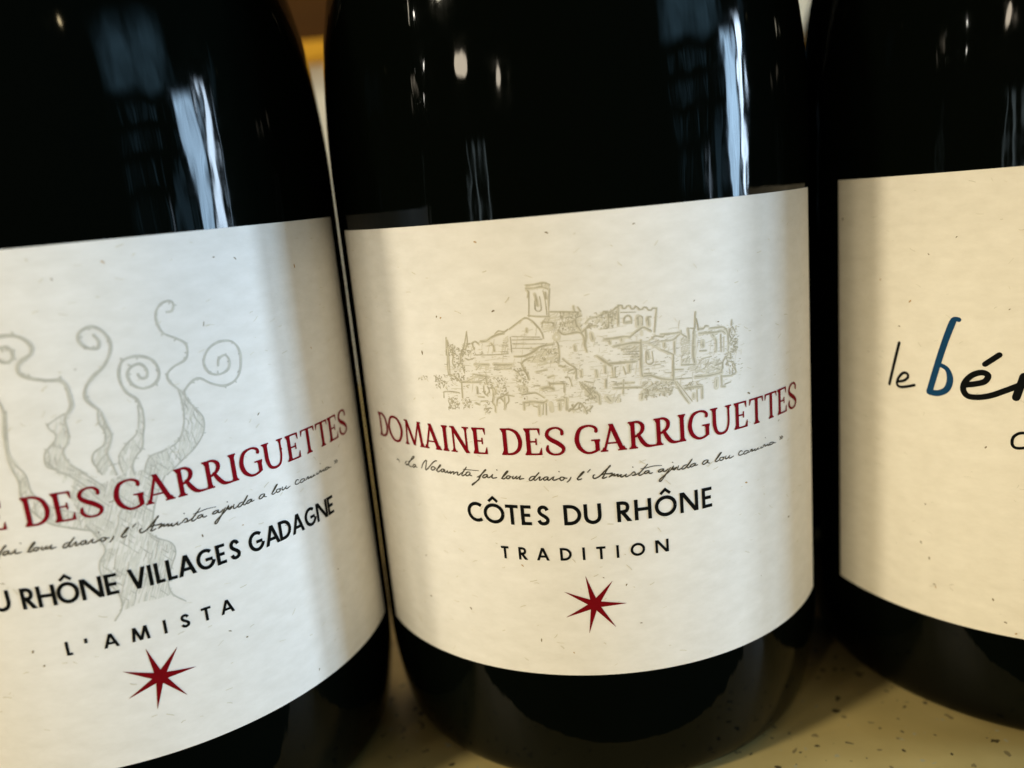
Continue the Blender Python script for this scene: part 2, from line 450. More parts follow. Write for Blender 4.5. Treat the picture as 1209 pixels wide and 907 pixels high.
def sans_glyph(ink, ch, xl, xr, base, cap, w):
    W = xr - xl
    X = lambda u: xl + w / 2 + u * (W - w)
    Y = lambda v: base + w / 2 + v * (cap - w)
    F = lambda v: base + v * cap
    def c(*p): ink.curve([(X(a), Y(b), w) for a, b in p], False)
    def arc(cx, cy, rx, ry, a0, a1):
        k = 28
        ink.curve([(X(cx + rx * math.cos(math.radians(a0 + (a1 - a0) * i / k))), Y(cy + ry * math.sin(math.radians(a0 + (a1 - a0) * i / k))), w) for i in range(k + 1)], False)
    def d(a, b, e, f, k=1): ink.diag(X(a), F(b), X(e), F(f), w * k)
    def h(a, b, v): ink.line(X(a) - w / 2, Y(v), X(b), Y(v), w * .92)
    if ch == 'C': arc(.62, .5, .62, .51, 52, 308)
    elif ch == 'G':
        arc(.54, .5, .54, .51, 48, 345); h(.62, 1.0, .46)
    elif ch in 'OÔ':
        arc(.5, .5, .5, .51, 0, 360)
        if ch == 'Ô':
            m = (xl + xr) / 2; q = cap * .235
            for s in (-1, 1):
                ink.line(m + s * q, base + cap * 1.10, m - s * w * .22, base + cap * 1.34, w * .8)
    elif ch == 'T': h(0, 1 + w / 2 / (W - w), 1); d(.5, 0, .5, 1)
    elif ch == 'E':
        d(0, 0, 0, 1); h(0, 1.05, 1); h(0, .92, .5); h(0, 1.05, 0)
    elif ch == 'S': c((.93, .80), (.78, .95), (.48, 1.0), (.2, .92), (.10, .74), (.28, .57), (.64, .44), (.93, .26), (.84, .07), (.5, 0), (.2, .04), (.02, .2))
    elif ch == 'D':
        d(0, 0, 0, 1); c((0, 1), (.3, 1), (.62, .95), (.90, .76), (1, .5), (.90, .24), (.62, .05), (.3, 0), (0, 0))
    elif ch == 'U':
        ink.curve([(X(0), F(1), w), (X(0), F(.7), w), (X(0), Y(.36), w), (X(.13), Y(.12), w), (X(.5), Y(0), w), (X(.87), Y(.12), w), (X(1), Y(.36), w), (X(1), F(.7), w), (X(1), F(1), w)], False)
    elif ch == 'R':
        d(0, 0, 0, 1); c((0, 1), (.4, 1), (.75, .93), (.86, .74), (.74, .54), (.4, .48), (0, .48)); d(.36, .46, 1, 0, 1.05)
    elif ch == 'H':
        d(0, 0, 0, 1); d(1, 0, 1, 1); h(0, 1, .52)
    elif ch == 'N':
        d(0, 0, 0, 1); d(1, 0, 1, 1); d(.03, 1, .97, 0, 1.05)
    elif ch == 'A':
        d(0, 0, .5, 1); d(1, 0, .5, 1); h(.22, .82, .27)
    elif ch == 'V':
        d(0, 1, .5, 0); d(1, 1, .5, 0)
    elif ch == 'I': ink.diag((xl + xr) / 2, F(0), (xl + xr) / 2, F(1), w)
    elif ch == 'L':
        d(0, 0, 0, 1); h(0, 1.08, 0)
    elif ch == 'M':
        d(0, 0, .13, 1); d(.13, 1, .5, .02); d(.87, 1, .5, .02); d(1, 0, .87, 1)
    elif ch == "'": ink.diag(X(.7), F(1), X(.1), F(.66), w)

TITLE = [('D', -38.66, -35.5), ('O', -35.2, -30.9), ('M', -30.35, -25.9), ('A', -25.8, -22.35), ('I', -21.85, -20.9), ('N', -20.35, -17.1), ('E', -16.5, -14.15),
         ('D', -11.85, -8.8), ('E', -8.35, -5.85), ('S', -5.28, -2.5), ('G', -1.05, 2.35), ('A', 2.5, 6.0), ('R', 6.45, 10.2), ('R', 10.15, 14.0), ('I', 13.85, 14.9),
         ('G', 15.35, 18.75), ('U', 19.1, 22.7), ('E', 23.2, 25.85), ('T', 26.3, 29.35), ('T', 29.75, 32.8), ('E', 32.95, 35.75), ('S', 36.3, 39.2)]
COTES = [('C', -18.67, -15.95), ('Ô', -15.85, -12.45), ('T', -12.25, -10.28), ('E', -9.87, -8.1), ('S', -7.5, -5.53), ('D', -3.53, -1.0), ('U', -.62, 1.89),
         ('R', 4.1, 6.15), ('H', 6.63, 9.13), ('Ô', 9.62, 12.96), ('N', 13.48, 16.38), ('E', 17.03, 18.88)]
TRADITION = [('T', -13.56, -12.35), ('R', -10.8, -9.46), ('A', -8.03, -6.16), ('D', -4.52, -2.83), ('I', -1.3, -.85), ('T', .77, 2.1), ('I', 3.6, 4.06), ('O', 5.7, 7.84), ('N', 9.38, 11.4)]
VILLAGES = [(c, -15.95 + (a - 1.89) * .9, -15.95 + (b - 1.89) * .9) for c, a, b in COTES[:6]] + [
    ('U', -18.3, -15.9), ('R', -14.5, -12.75), ('H', -12.5, -10.22), ('Ô', -10.1, -7.38), ('N', -7.2, -4.55), ('E', -4.27, -2.55),
    ('V', -1.42, .78), ('I', 1.0, 1.5), ('L', 1.83, 3.15), ('L', 3.3, 4.7), ('A', 4.7, 7.02), ('G', 7.2, 9.62), ('E', 9.88, 11.4), ('S', 11.75, 13.4),
    ('G', 14.65, 17.05), ('A', 17.25, 19.67), ('D', 19.67, 21.85), ('A', 22.02, 24.38), ('G', 24.62, 27.0), ('N', 27.18, 29.8), ('E', 29.93, 31.62)]
AMISTA = [('L', -10.52, -9.62), ("'", -8.15, -7.72), ('A', -5.93, -4.02), ('M', -2.47, -.2), ('I', 1.55, 2.0), ('S', 3.73, 5.02), ('T', 6.58, 7.88), ('A', 9.17, 11.07)]
STAR_TIPS = [(-1.12, 37.93), (2.8, 36.89), (4.67, 33.11), (2.87, 29.36), (-1.17, 28.61), (-4.41, 31.26), (-4.42, 35.41)]

def star(parent, dz):
    cx, cy = -.05, 33.28 + dz
    v, f = [cyl(cx, cy, .065)], []
    ring = []
    tips = [(x, y + dz) for x, y in STAR_TIPS]
    for i, (x, y) in enumerate(tips):
        nx, ny = tips[(i + 1) % 7]
        a0 = math.atan2(y - cy, x - cx); a1 = math.atan2(ny - cy, nx - cx)
        while a1 > a0: a1 -= 2 * math.pi
        am = (a0 + a1) / 2
        inner0 = (cx + 1.02 * math.cos(am), cy + 1.02 * math.sin(am))
        ring.append(((x, y), inner0))
    for i in range(7):
        tip, right = ring[i]; left = ring[i - 1][1]
        k = 8
        b = len(v)
        for j in range(k + 1):
            t = j / k
            v.append(cyl(left[0] + (tip[0] - left[0]) * t, left[1] + (tip[1] - left[1]) * t, .065))
            v.append(cyl(right[0] + (tip[0] - right[0]) * t, right[1] + (tip[1] - right[1]) * t, .065))
        f.append((0, b + 1, b))
        for j in range(k):
            f.append((b + 2 * j, b + 2 * j + 1, b + 2 * j + 3, b + 2 * j + 2))
    return link('star_emblem', v, f, M_STAR, parent)

def text(name, fn, letters, mat, parent, *args):
    ink = Ink(.06)
    for ch, a, b in letters:
        fn(ink, ch, a, b, *args)
    return ink.build(name, mat, parent)

def motto(parent, dz):
    ink = Ink(.055)
    for k, w, pts in MOTTO:
        n = len(pts)
        ink.curve([(x, y + dz, w * (1.0 if 0 < i < n - 1 else .7) * (.92 if x < 18 else .85)) for i, (x, y) in enumerate(pts)])
    return ink.build('motto_lettering', M_MOTTO, parent)

def flecks(parent, traced, zlo, zhi, seed):
    rnd = random.Random(seed)
    dark, ochre, pale = Ink(.035), Ink(.035), Ink(.035)
    for i, (x, y) in enumerate(traced):
        a = rnd.uniform(0, math.pi); l = rnd.uniform(.18, .5); w = rnd.uniform(.12, .24)
        ink = ochre if i % 4 == 1 else dark
        ink.curve([(x - math.cos(a) * l / 2, y - math.sin(a) * l / 2, w * .7), (x, y + .04, w), (x + math.cos(a) * l / 2, y + math.sin(a) * l / 2, w * .6)])
    for i in range(210):
        x = rnd.uniform(-43.5, 45); y = rnd.uniform(zlo + .8, zhi - .8); a = rnd.gauss(0, .5)
        l = rnd.uniform(.15, 1.1); w = rnd.uniform(.04, .11)
        ink = pale if i % 45 else dark
        if ink is dark: l *= .5
        ink.curve([(x - math.cos(a) * l / 2, y - math.sin(a) * l / 2, w), (x, y + rnd.uniform(-.08, .08), w), (x + math.cos(a) * l / 2, y + math.sin(a) * l / 2, w)])
    for nm, ink, m in (('paper_fibres', dark, M_FLECK), ('paper_fibres', ochre, M_FLECK_O), ('paper_fibres', pale, M_FLECK_P)):
        if ink.v:
            o = ink.build(nm, m, parent); o['kind'] = 'stuff'

# ------------------------------------------------------------------ bottle
PROFILE = [(0.01, 3.2), (18, 2.6), (28, 1.2), (33.5, .25), (35, .05), (36.6, .25), (38.2, 1.2), (39.2, 3.0), (39.9, 6.0), (40.5, 10.0), (40.85, 14.0), (41, 18.5)] + \
          [(41, z) for z in range(22, 97, 6)] + \
          [(41, 98), (40.96, 102), (40.84, 106), (40.62, 110), (40.28, 114), (39.8, 118), (39.15, 122), (38.3, 126), (37.2, 130.5), (35.6, 136), (33.4, 142.5), (30.6, 150), (27.4, 158.5),
           (24.2, 168), (21.2, 178.5), (18.8, 190), (17.0, 203), (15.8, 218), (15.2, 234), (14.9, 252), (14.8, 274), (15.2, 276.2), (15.9, 277), (16.1, 279), (16.1, 284), (15.7, 286), (14.6, 287), (13.6, 287.6), (.01, 287.6)]

def sub_profile(prof):
    """round the profile by one pass of Catmull-Rom between the given rings."""
    out = []
    n = len(prof)
    for i in range(n - 1):
        p0 = prof[max(i - 1, 0)]; p1 = prof[i]; p2 = prof[i + 1]; p3 = prof[min(i + 2, n - 1)]
        for j in range(3):
            t = j / 3
            out.append(tuple(max(0.01, 0.5 * (2 * b + (c - a) * t + (2 * a - 5 * b + 4 * c - d) * t * t + (3 * b - a - 3 * c + d) * t ** 3)) for a, b, c, d in zip(p0, p1, p2, p3)))
    out.append(prof[-1])
    return out

def make_label(parent, lo, hi, z0, z1, mat):
    verts, faces = [], []
    NS = 190
    rows = [(z0, RB - .05), (z0, R_LABEL - .03), (z0 + .05, R_LABEL), (z0 + (z1 - z0) / 2, R_LABEL), (z1 - .05, R_LABEL), (z1, R_LABEL - .03), (z1, RB - .05)]
    for z, r in rows:
        for i in range(NS + 1):
            a = (lo + (hi - lo) * i / NS) / RB
            rr = r if 0 < i < NS else RB - .04
            verts.append((rr * MM * math.sin(a), -rr * MM * math.cos(a), z * MM))
    for j in range(len(rows) - 1):
        for i in range(NS):
            b = j * (NS + 1) + i
            faces.append((b, b + 1, b + NS + 2, b + NS + 1))
    return link('label', verts, faces, mat, parent, True)

def bottle(label, loc, s0, lo, hi, z0, z1, mat):
    root = bpy.data.objects.new('wine_bottle', None)
    root.empty_display_size = 0.02
    COL.objects.link(root)
    root.location = (loc[0] * MM, loc[1] * MM, 0)
    root.rotation_euler = (0, 0, s0 / RB)
    root['label'] = label
    root['category'] = 'wine bottle'
    root['group'] = 'wine bottles standing on the counter'
    lathe('glass_body', sub_profile(PROFILE), 192, M_GLASS, root)
    lathe('foil_capsule', [(15.25, 225), (15.25, 234), (15.15, 250), (15.05, 273), (15.5, 276), (16.3, 278), (16.4, 285), (15.9, 287.5), (14.5, 288.4), (.01, 288.6)], 96, M_FOIL, root)
    lab = make_label(root, lo, hi, z0, z1, mat)
    return root, lab

# ------------------------------------------------------------------ printed drawings and handwriting, mm on the label (x along, z up)
MOTTO = [
('c',0.20,[(-33.77,53.70),(-33.26,53.80),(-32.99,53.39)]),
('c',0.20,[(-30.43,53.87),(-29.62,54.31),(-28.83,54.82),(-28.67,55.07),(-29.02,55.01),(-29.46,54.56),(-30.05,53.93),(-30.65,53.37),(-31.16,53.33),(-31.27,53.64),(-30.78,53.96)]),
('c',0.20,[(-31.16,53.33),(-30.52,53.44),(-29.96,53.19),(-29.59,53.26)]),
('c',0.20,[(-28.58,53.73),(-28.92,53.72),(-29.27,53.47),(-29.31,53.23),(-28.89,53.30),(-28.54,53.69),(-28.59,53.43),(-28.26,53.38)]),
('c',0.20,[(-27.20,53.43),(-26.76,54.17),(-26.13,54.78),(-25.82,54.86),(-25.96,54.36),(-26.23,53.58),(-26.25,53.25),(-25.72,53.58),(-24.67,54.54),(-23.92,55.05),(-23.59,55.09)]),
('c',0.20,[(-24.36,54.07),(-24.76,53.97),(-25.00,53.69),(-24.84,53.46),(-24.34,53.59),(-24.16,53.88),(-24.36,54.03),(-23.91,53.84)]),
('c',0.20,[(-23.96,53.54),(-23.21,54.15),(-22.88,54.48),(-23.00,54.54),(-23.52,53.96),(-23.79,53.42),(-23.41,53.39),(-22.89,53.75)]),
('c',0.20,[(-22.59,53.94),(-22.86,53.76),(-22.90,53.49),(-22.57,53.47),(-22.35,53.75),(-22.54,53.94),(-22.15,53.87)]),
('c',0.20,[(-22.15,53.87),(-22.23,53.54),(-21.99,53.43),(-21.59,53.77),(-21.67,53.47),(-21.35,53.47),(-21.06,53.75)]),
('c',0.20,[(-21.06,53.75),(-21.15,53.35),(-20.76,53.64),(-20.40,53.75),(-20.59,53.30)]),
('c',0.20,[(-20.59,53.30),(-20.07,53.67),(-19.69,53.76),(-19.87,53.31),(-19.52,53.34),(-18.97,53.76)]),
('c',0.20,[(-18.04,54.70),(-18.61,54.01),(-19.02,53.39),(-18.79,53.27),(-18.25,53.61)]),
('c',0.20,[(-17.56,53.96),(-17.97,53.92),(-18.25,53.61),(-18.21,53.33),(-17.79,53.44),(-17.45,53.87),(-17.59,53.45),(-17.23,53.41)]),
('c',0.12,[(-18.66,54.29),(-17.68,54.30),(-15.95,54.29)]),
('c',0.20,[(-16.34,53.27),(-15.84,53.52),(-15.16,54.13),(-14.74,54.51),(-14.90,54.48),(-15.50,53.83),(-16.06,53.01),(-16.75,52.38),(-17.37,51.90),(-17.26,52.12),(-16.58,52.54),(-16.06,52.94),(-16.02,53.29),(-16.25,53.35)]),
('c',0.20,[(-14.60,53.79),(-15.06,53.72),(-15.39,53.41),(-15.26,53.24),(-14.87,53.38),(-14.52,53.75),(-14.64,53.39),(-14.31,53.34),(-13.77,53.79)]),
('c',0.20,[(-13.69,53.87),(-13.89,53.43),(-13.68,53.28),(-13.08,53.41)]),
('c',0.20,[(-12.36,53.30),(-11.81,53.81),(-11.25,54.39),(-11.31,54.50),(-11.62,54.24),(-12.12,53.59),(-12.22,53.31),(-11.93,53.28),(-11.55,53.54)]),
('c',0.20,[(-11.17,53.77),(-11.46,53.69),(-11.56,53.43),(-11.36,53.30),(-11.06,53.45),(-10.97,53.67),(-11.17,53.77),(-10.77,53.60)]),
('c',0.20,[(-10.47,53.74),(-10.64,53.43),(-10.44,53.33),(-10.06,53.66)]),
('c',0.20,[(-9.91,53.76),(-10.12,53.45),(-9.94,53.34),(-9.43,53.74)]),
('c',0.20,[(-9.35,53.81),(-9.61,53.25),(-9.33,53.32),(-8.90,53.40)]),
('c',0.20,[(-7.24,53.75),(-7.72,53.69),(-8.09,53.34),(-8.04,53.10),(-7.70,53.17),(-7.18,53.69),(-6.54,54.33),(-7.10,53.75),(-7.42,53.27),(-7.23,53.13),(-6.86,53.41)]),
('c',0.20,[(-6.86,53.41),(-6.58,53.61),(-6.46,53.68),(-6.52,53.47),(-6.64,53.17),(-6.41,53.17),(-5.99,53.47)]),
('c',0.20,[(-5.38,53.63),(-5.78,53.58),(-6.00,53.33),(-5.88,53.12),(-5.54,53.26),(-5.27,53.60),(-5.41,53.18),(-5.15,53.15),(-4.65,53.58)]),
('c',0.20,[(-4.45,53.65),(-4.68,53.24),(-4.49,53.10),(-4.09,53.22),(-3.68,53.39)]),
('c',0.20,[(-3.27,53.57),(-3.54,53.48),(-3.63,53.21),(-3.44,53.04),(-3.10,53.19),(-2.99,53.46),(-3.25,53.54),(-2.96,53.39),(-2.61,53.35)]),
('c',0.20,[(-2.04,53.49),(-2.26,53.09),(-2.65,52.76)]),
('c',0.23,[(-12.98,54.61),(-12.93,54.57)]),
('c',0.23,[(-3.70,54.41),(-3.65,54.36)]),
('c',0.22,[(-1.20,53.24),(-0.71,53.62),(-0.23,54.07),(-0.13,54.20),(-0.35,54.15),(-0.77,53.70),(-1.13,53.24),(-1.02,53.02),(-0.55,53.16)]),
('c',0.22,[(0.75,54.48),(0.36,54.10)]),
('c',0.22,[(1.36,53.62),(1.16,53.57),(1.07,53.23),(1.32,53.08),(1.99,53.36),(2.81,54.11),(3.50,54.66),(3.64,54.83),(3.43,54.67),(2.93,53.97),(2.57,53.32),(2.35,53.06),(2.61,53.01),(3.01,53.17)]),
('c',0.22,[(2.12,53.49),(2.65,53.65),(3.43,53.62),(3.82,53.68),(3.74,53.45),(3.33,53.14)]),
('c',0.22,[(3.33,53.11),(3.80,53.34),(4.14,53.55),(3.99,53.21),(4.32,53.29),(4.65,53.44),(4.50,53.06),(4.83,53.17),(5.10,53.34),(4.95,53.02),(5.21,52.96),(5.75,53.27)]),
('c',0.19,[(5.82,53.33),(5.67,53.00),(5.86,52.91),(6.34,53.13)]),
('c',0.19,[(6.33,53.09),(6.82,53.49),(7.02,53.46),(7.06,53.18),(6.86,53.00),(6.59,53.03),(7.05,53.00),(7.67,53.28)]),
('c',0.19,[(8.93,54.40),(8.30,53.77),(7.66,53.17),(7.58,52.94),(7.84,52.88),(8.39,53.15)]),
('c',0.19,[(9.01,53.43),(8.61,53.39),(8.39,53.19),(8.52,53.03),(8.86,53.12),(9.14,53.39),(9.06,53.06),(9.32,52.95),(9.60,53.05)]),
('c',0.19,[(11.18,53.38),(10.77,53.35),(10.44,53.13),(10.54,52.98),(10.96,53.05),(11.32,53.36),(11.16,53.02),(11.50,52.96),(11.93,53.24)]),
('c',0.19,[(12.29,53.39),(11.84,52.84),(11.25,52.11),(10.74,51.57),(10.51,51.60),(10.62,51.86),(11.19,52.26),(12.05,52.81),(12.63,53.26)]),
('c',0.19,[(12.64,53.33),(12.48,53.08),(12.77,53.10),(13.20,53.30)]),
('c',0.12,[(7.90,53.83),(8.70,53.86),(9.65,54.00),(11.01,53.91)]),
('c',0.22,[(6.76,54.27),(6.81,54.22)]),
('c',0.22,[(12.65,54.12),(12.70,54.07)]),
('c',0.19,[(12.39,53.16),(12.82,53.57),(12.63,53.12),(12.87,52.92),(13.29,53.25)]),
('c',0.19,[(13.55,53.44),(13.36,52.92),(13.68,52.86),(14.02,53.04)]),
('c',0.19,[(14.79,53.38),(14.37,53.30),(14.02,52.96),(14.18,52.82),(14.60,52.94),(15.21,53.54),(15.75,54.08),(15.30,53.53),(14.85,53.05),(15.10,52.85),(15.36,53.04)]),
('c',0.19,[(16.14,53.37),(15.71,53.29),(15.36,53.04),(15.52,52.90),(15.95,53.01),(16.28,53.34),(16.12,52.97),(16.56,53.05)]),
('c',0.19,[(18.24,53.44),(17.80,53.45),(17.38,53.13),(17.51,52.90),(17.96,53.01),(18.39,53.41),(18.23,53.04),(18.58,52.89)]),
('c',0.19,[(19.49,53.02),(20.07,53.46),(20.70,54.09),(20.38,53.96),(19.88,53.42),(19.53,53.01),(19.76,52.85),(20.24,53.02)]),
('c',0.19,[(20.72,53.32),(20.44,53.30),(20.33,53.00),(20.61,52.86),(20.96,52.98),(21.04,53.17),(20.76,53.31),(21.20,53.25)]),
('c',0.19,[(21.49,53.39),(21.34,53.02),(21.57,52.89),(21.97,53.12)]),
('c',0.19,[(22.17,53.32),(22.00,53.00),(22.25,52.86),(22.86,53.03)]),
('c',0.19,[(24.63,53.37),(24.32,53.51),(23.95,53.27),(23.88,52.98),(24.29,52.83),(24.83,52.95)]),
('c',0.19,[(25.70,53.23),(25.16,53.24),(24.83,52.95),(25.14,52.79),(25.65,52.91),(25.88,53.19),(25.73,52.89),(26.13,52.88)]),
('c',0.19,[(26.13,52.88),(26.48,53.20),(26.71,53.15),(26.47,52.88),(26.93,52.93),(27.33,53.08),(27.15,52.82),(27.62,52.87),(27.99,53.11),(27.79,52.88),(28.22,52.85)]),
('c',0.19,[(28.67,53.07),(28.46,52.87),(29.08,52.88)]),
('c',0.19,[(29.08,52.88),(29.34,53.23),(29.59,53.08),(29.46,52.90),(29.97,52.98),(30.37,53.05),(30.23,52.83),(30.62,52.81)]),
('c',0.19,[(31.45,53.10),(30.90,53.13),(30.63,52.93),(30.89,52.79),(31.44,52.85),(31.73,53.08),(31.58,52.90),(32.28,52.79)]),
('c',0.19,[(33.40,53.42),(33.88,53.13),(33.38,52.97)]),
('c',0.19,[(33.89,53.41),(34.33,53.18),(33.94,52.94)]),
('c',0.17,[(29.64,54.27),(29.74,54.19)]),
]
SCRIPT_BLACK = [
('c',0.50,[(-32.35,64.73),(-33.16,61.47),(-34.05,57.71)]),
('c',0.45,[(-32.52,58.36),(-31.48,58.65),(-30.77,59.30),(-30.92,59.88),(-31.64,59.87),(-32.43,58.93),(-32.66,57.92),(-32.06,57.53),(-30.89,57.76),(-29.68,58.15)]),
('c',0.87,[(-22.17,59.07),(-20.79,59.33),(-19.45,59.83),(-19.03,60.76),(-19.82,61.16),(-21.06,60.73),(-22.07,59.60),(-22.34,58.40),(-21.78,57.45),(-20.50,57.29),(-18.72,57.69),(-16.78,58.61),(-15.11,59.48)]),
('c',0.81,[(-19.48,62.47),(-17.67,63.96)]),
('c',1.09,[(-14.49,60.89),(-14.93,59.23),(-15.34,57.69)]),
('c',0.94,[(-14.93,59.23),(-13.90,60.54),(-13.08,60.83),(-12.74,60.09),(-13.10,58.57),(-12.66,57.97),(-11.75,58.38)]),
('c',0.42,[(-12.84,51.98),(-13.80,52.34),(-14.85,52.20),(-15.53,51.48),(-15.58,50.43),(-15.09,49.96),(-14.13,50.05),(-12.89,50.55)]),
]
SCRIPT_BLUE = [
('c',0.97,[(-23.21,69.01),(-23.71,69.09),(-24.10,68.53),(-25.19,65.23),(-26.24,61.45),(-27.27,57.43)]),
('c',0.94,[(-26.00,61.95),(-24.74,61.33),(-24.24,59.79),(-24.67,58.15),(-25.90,57.36),(-27.19,57.36)]),
]
VINE = [
('c',0.53,[(-11.45,80.78),(-10.67,81.07),(-9.98,80.96),(-9.37,81.04),(-8.90,80.46),(-8.97,79.55),(-9.65,79.12),(-10.32,79.33),(-10.80,79.92)]),
('c',0.59,[(-12.50,80.38),(-11.18,82.04),(-9.68,82.38),(-8.30,82.26),(-7.24,81.68),(-6.62,80.68),(-6.92,79.80),(-7.99,79.16),(-8.60,78.45),(-8.56,77.52),(-7.51,76.84),(-5.72,76.31),(-4.34,76.10),(-3.77,75.33),(-3.65,74.10),(-3.67,72.74),(-4.33,71.76)]),
('c',0.25,[(-4.68,71.82),(-5.74,71.31),(-6.78,70.66),(-6.49,69.93),(-6.08,69.31),(-6.57,68.29),(-7.57,67.49),(-7.93,66.58),(-7.86,65.45),(-6.78,64.71),(-5.47,63.90)]),
('c',0.34,[(-3.72,72.47),(-4.67,71.27),(-4.68,69.34),(-5.05,68.02),(-5.72,67.03),(-5.39,65.58),(-4.61,64.58),(-3.56,63.67)]),
('c',0.53,[(0.40,81.11),(0.84,80.24),(0.58,79.48),(-0.15,79.46),(-1.00,79.99),(-1.40,80.99),(-0.89,81.84),(0.36,82.18),(1.42,81.49),(2.03,80.18),(1.91,78.85),(0.87,77.13),(-0.54,76.01),(-1.60,74.83),(-1.96,73.53),(-1.43,72.48),(-0.74,71.66)]),
('c',0.31,[(-0.85,71.68),(-1.03,70.05),(-0.57,68.56),(-0.96,67.10),(-2.20,66.36),(-2.64,65.32),(-2.25,64.11),(-1.91,63.27)]),
('c',0.37,[(-0.55,71.35),(-0.25,69.62),(0.09,68.15),(-0.39,66.84),(-0.83,65.80),(-0.48,64.30),(-0.24,62.90)]),
('c',0.50,[(4.50,75.37),(4.77,74.77),(5.41,74.78),(5.63,75.72),(4.97,76.62),(3.94,76.45),(3.29,75.60),(3.65,74.15),(4.91,73.40),(6.41,73.88),(7.03,75.17),(6.54,76.80),(4.91,77.65),(3.12,77.42),(2.38,76.04),(2.36,74.53),(2.86,73.19),(3.80,72.16),(4.15,70.82)]),
('c',0.28,[(3.78,71.32),(3.61,69.67),(3.03,67.81),(1.69,66.68),(0.61,65.49),(0.36,64.12),(0.61,62.71)]),
('c',0.31,[(4.22,70.95),(4.13,68.99),(3.71,67.37),(3.30,65.74),(2.20,64.56),(1.76,63.51),(1.82,62.43)]),
('c',0.41,[(9.28,82.70),(9.95,82.73),(10.30,83.50),(9.92,84.06),(8.83,83.86),(8.01,82.89),(7.90,81.54),(8.42,80.07),(9.85,79.13),(10.92,78.23),(10.97,76.95),(10.40,76.06),(8.94,75.50),(7.99,74.69),(8.08,73.68),(8.95,72.50)]),
('c',0.44,[(14.72,74.46),(15.05,75.42),(16.02,75.66),(16.47,74.68),(15.96,73.61),(14.51,73.27),(13.28,73.89),(12.88,75.42),(13.83,76.97),(15.60,77.64),(17.41,77.21),(18.23,75.51),(17.81,73.21),(16.76,71.94),(15.12,71.57),(13.43,72.25),(11.87,73.32),(10.69,72.99),(9.69,72.06)]),
('c',0.28,[(8.95,72.50),(9.18,70.73),(9.05,68.44),(8.45,66.54),(7.42,65.33),(5.72,64.73),(4.09,64.40),(3.40,63.41),(2.92,62.16)]),
('c',0.28,[(9.69,72.06),(9.76,70.89),(10.63,69.52),(11.48,67.85),(11.13,65.86),(9.69,64.16),(8.12,63.09),(6.57,62.02),(5.67,61.46)]),
('w',0.00,[(-4.45,71.78),(-6.15,70.42),(-6.13,69.04),(-7.60,67.35),(-7.86,65.45),(-5.47,63.90),(-3.56,63.67),(-5.39,65.58),(-5.58,67.15),(-4.77,69.08),(-4.72,71.00)]),
('w',0.00,[(-0.76,71.39),(-0.91,70.03),(-0.57,68.56),(-0.96,67.10),(-2.37,66.12),(-2.25,64.11),(-1.91,63.27),(-0.24,62.90),(-0.83,65.80),(-0.00,68.03),(-0.41,70.77)]),
('w',0.00,[(3.93,71.01),(3.52,69.12),(2.86,67.56),(0.61,65.49),(0.48,64.09),(0.61,62.71),(1.82,62.43),(1.76,63.51),(2.37,64.81),(3.30,65.74),(4.03,68.72),(4.22,70.67)]),
('w',0.00,[(9.08,72.48),(9.05,68.44),(8.27,66.29),(5.72,64.73),(3.82,64.32),(2.92,62.16),(5.67,61.46),(8.43,63.30),(10.76,65.37),(11.44,67.27),(10.63,69.52),(9.66,71.92)]),
('c',0.37,[(-12.21,75.74),(-11.65,74.44),(-11.35,73.17),(-11.87,70.11),(-12.03,66.64),(-11.44,63.99),(-11.56,62.06),(-10.69,59.97),(-9.05,58.05),(-6.68,56.94),(-4.53,56.15)]),
('c',0.25,[(-11.08,73.13),(-11.84,67.57),(-10.55,64.83),(-10.31,62.52),(-9.10,60.69),(-7.32,59.55),(-5.21,58.64)]),
('w',0.00,[(-11.56,71.95),(-11.87,70.11),(-12.03,66.64),(-11.44,63.99),(-11.56,62.06),(-10.69,59.97),(-9.05,58.05),(-6.68,56.94),(-4.53,56.15),(-4.72,58.21),(-7.32,59.55),(-9.10,60.69),(-10.31,62.52),(-10.66,65.00),(-11.83,67.89)]),
('c',0.28,[(-4.96,56.92),(-3.87,54.99),(-3.34,53.16),(-4.26,51.66),(-4.45,49.98),(-3.62,48.39),(-2.80,46.43),(-2.87,44.68),(-3.98,43.20)]),
('c',0.25,[(6.02,62.37),(4.34,59.74),(3.31,57.28),(2.67,55.39),(1.93,54.55),(2.90,53.24),(4.54,52.05),(4.84,50.55),(3.96,48.69),(3.26,46.77),(3.46,44.91),(4.93,43.32)]),
('c',0.25,[(-7.76,65.99),(-6.64,64.51),(-5.40,63.63),(-4.00,62.04),(-2.92,60.16)]),
('c',0.25,[(-4.19,64.05),(-2.29,62.01),(-1.86,61.25)]),
('w',0.00,[(-6.85,64.87),(-4.31,63.42),(-2.29,62.01),(0.43,62.73),(3.07,62.77),(4.73,63.71),(6.02,62.37),(4.34,59.74),(3.05,56.66),(2.07,54.52),(2.90,53.24),(4.54,52.05),(4.84,50.55),(3.96,48.69),(3.26,46.77),(3.46,44.91),(1.44,44.84),(-0.35,45.03),(-2.88,44.33),(-2.80,46.43),(-4.45,49.98),(-4.26,51.66),(-3.34,53.16),(-4.53,56.15),(-5.79,60.09)]),
]
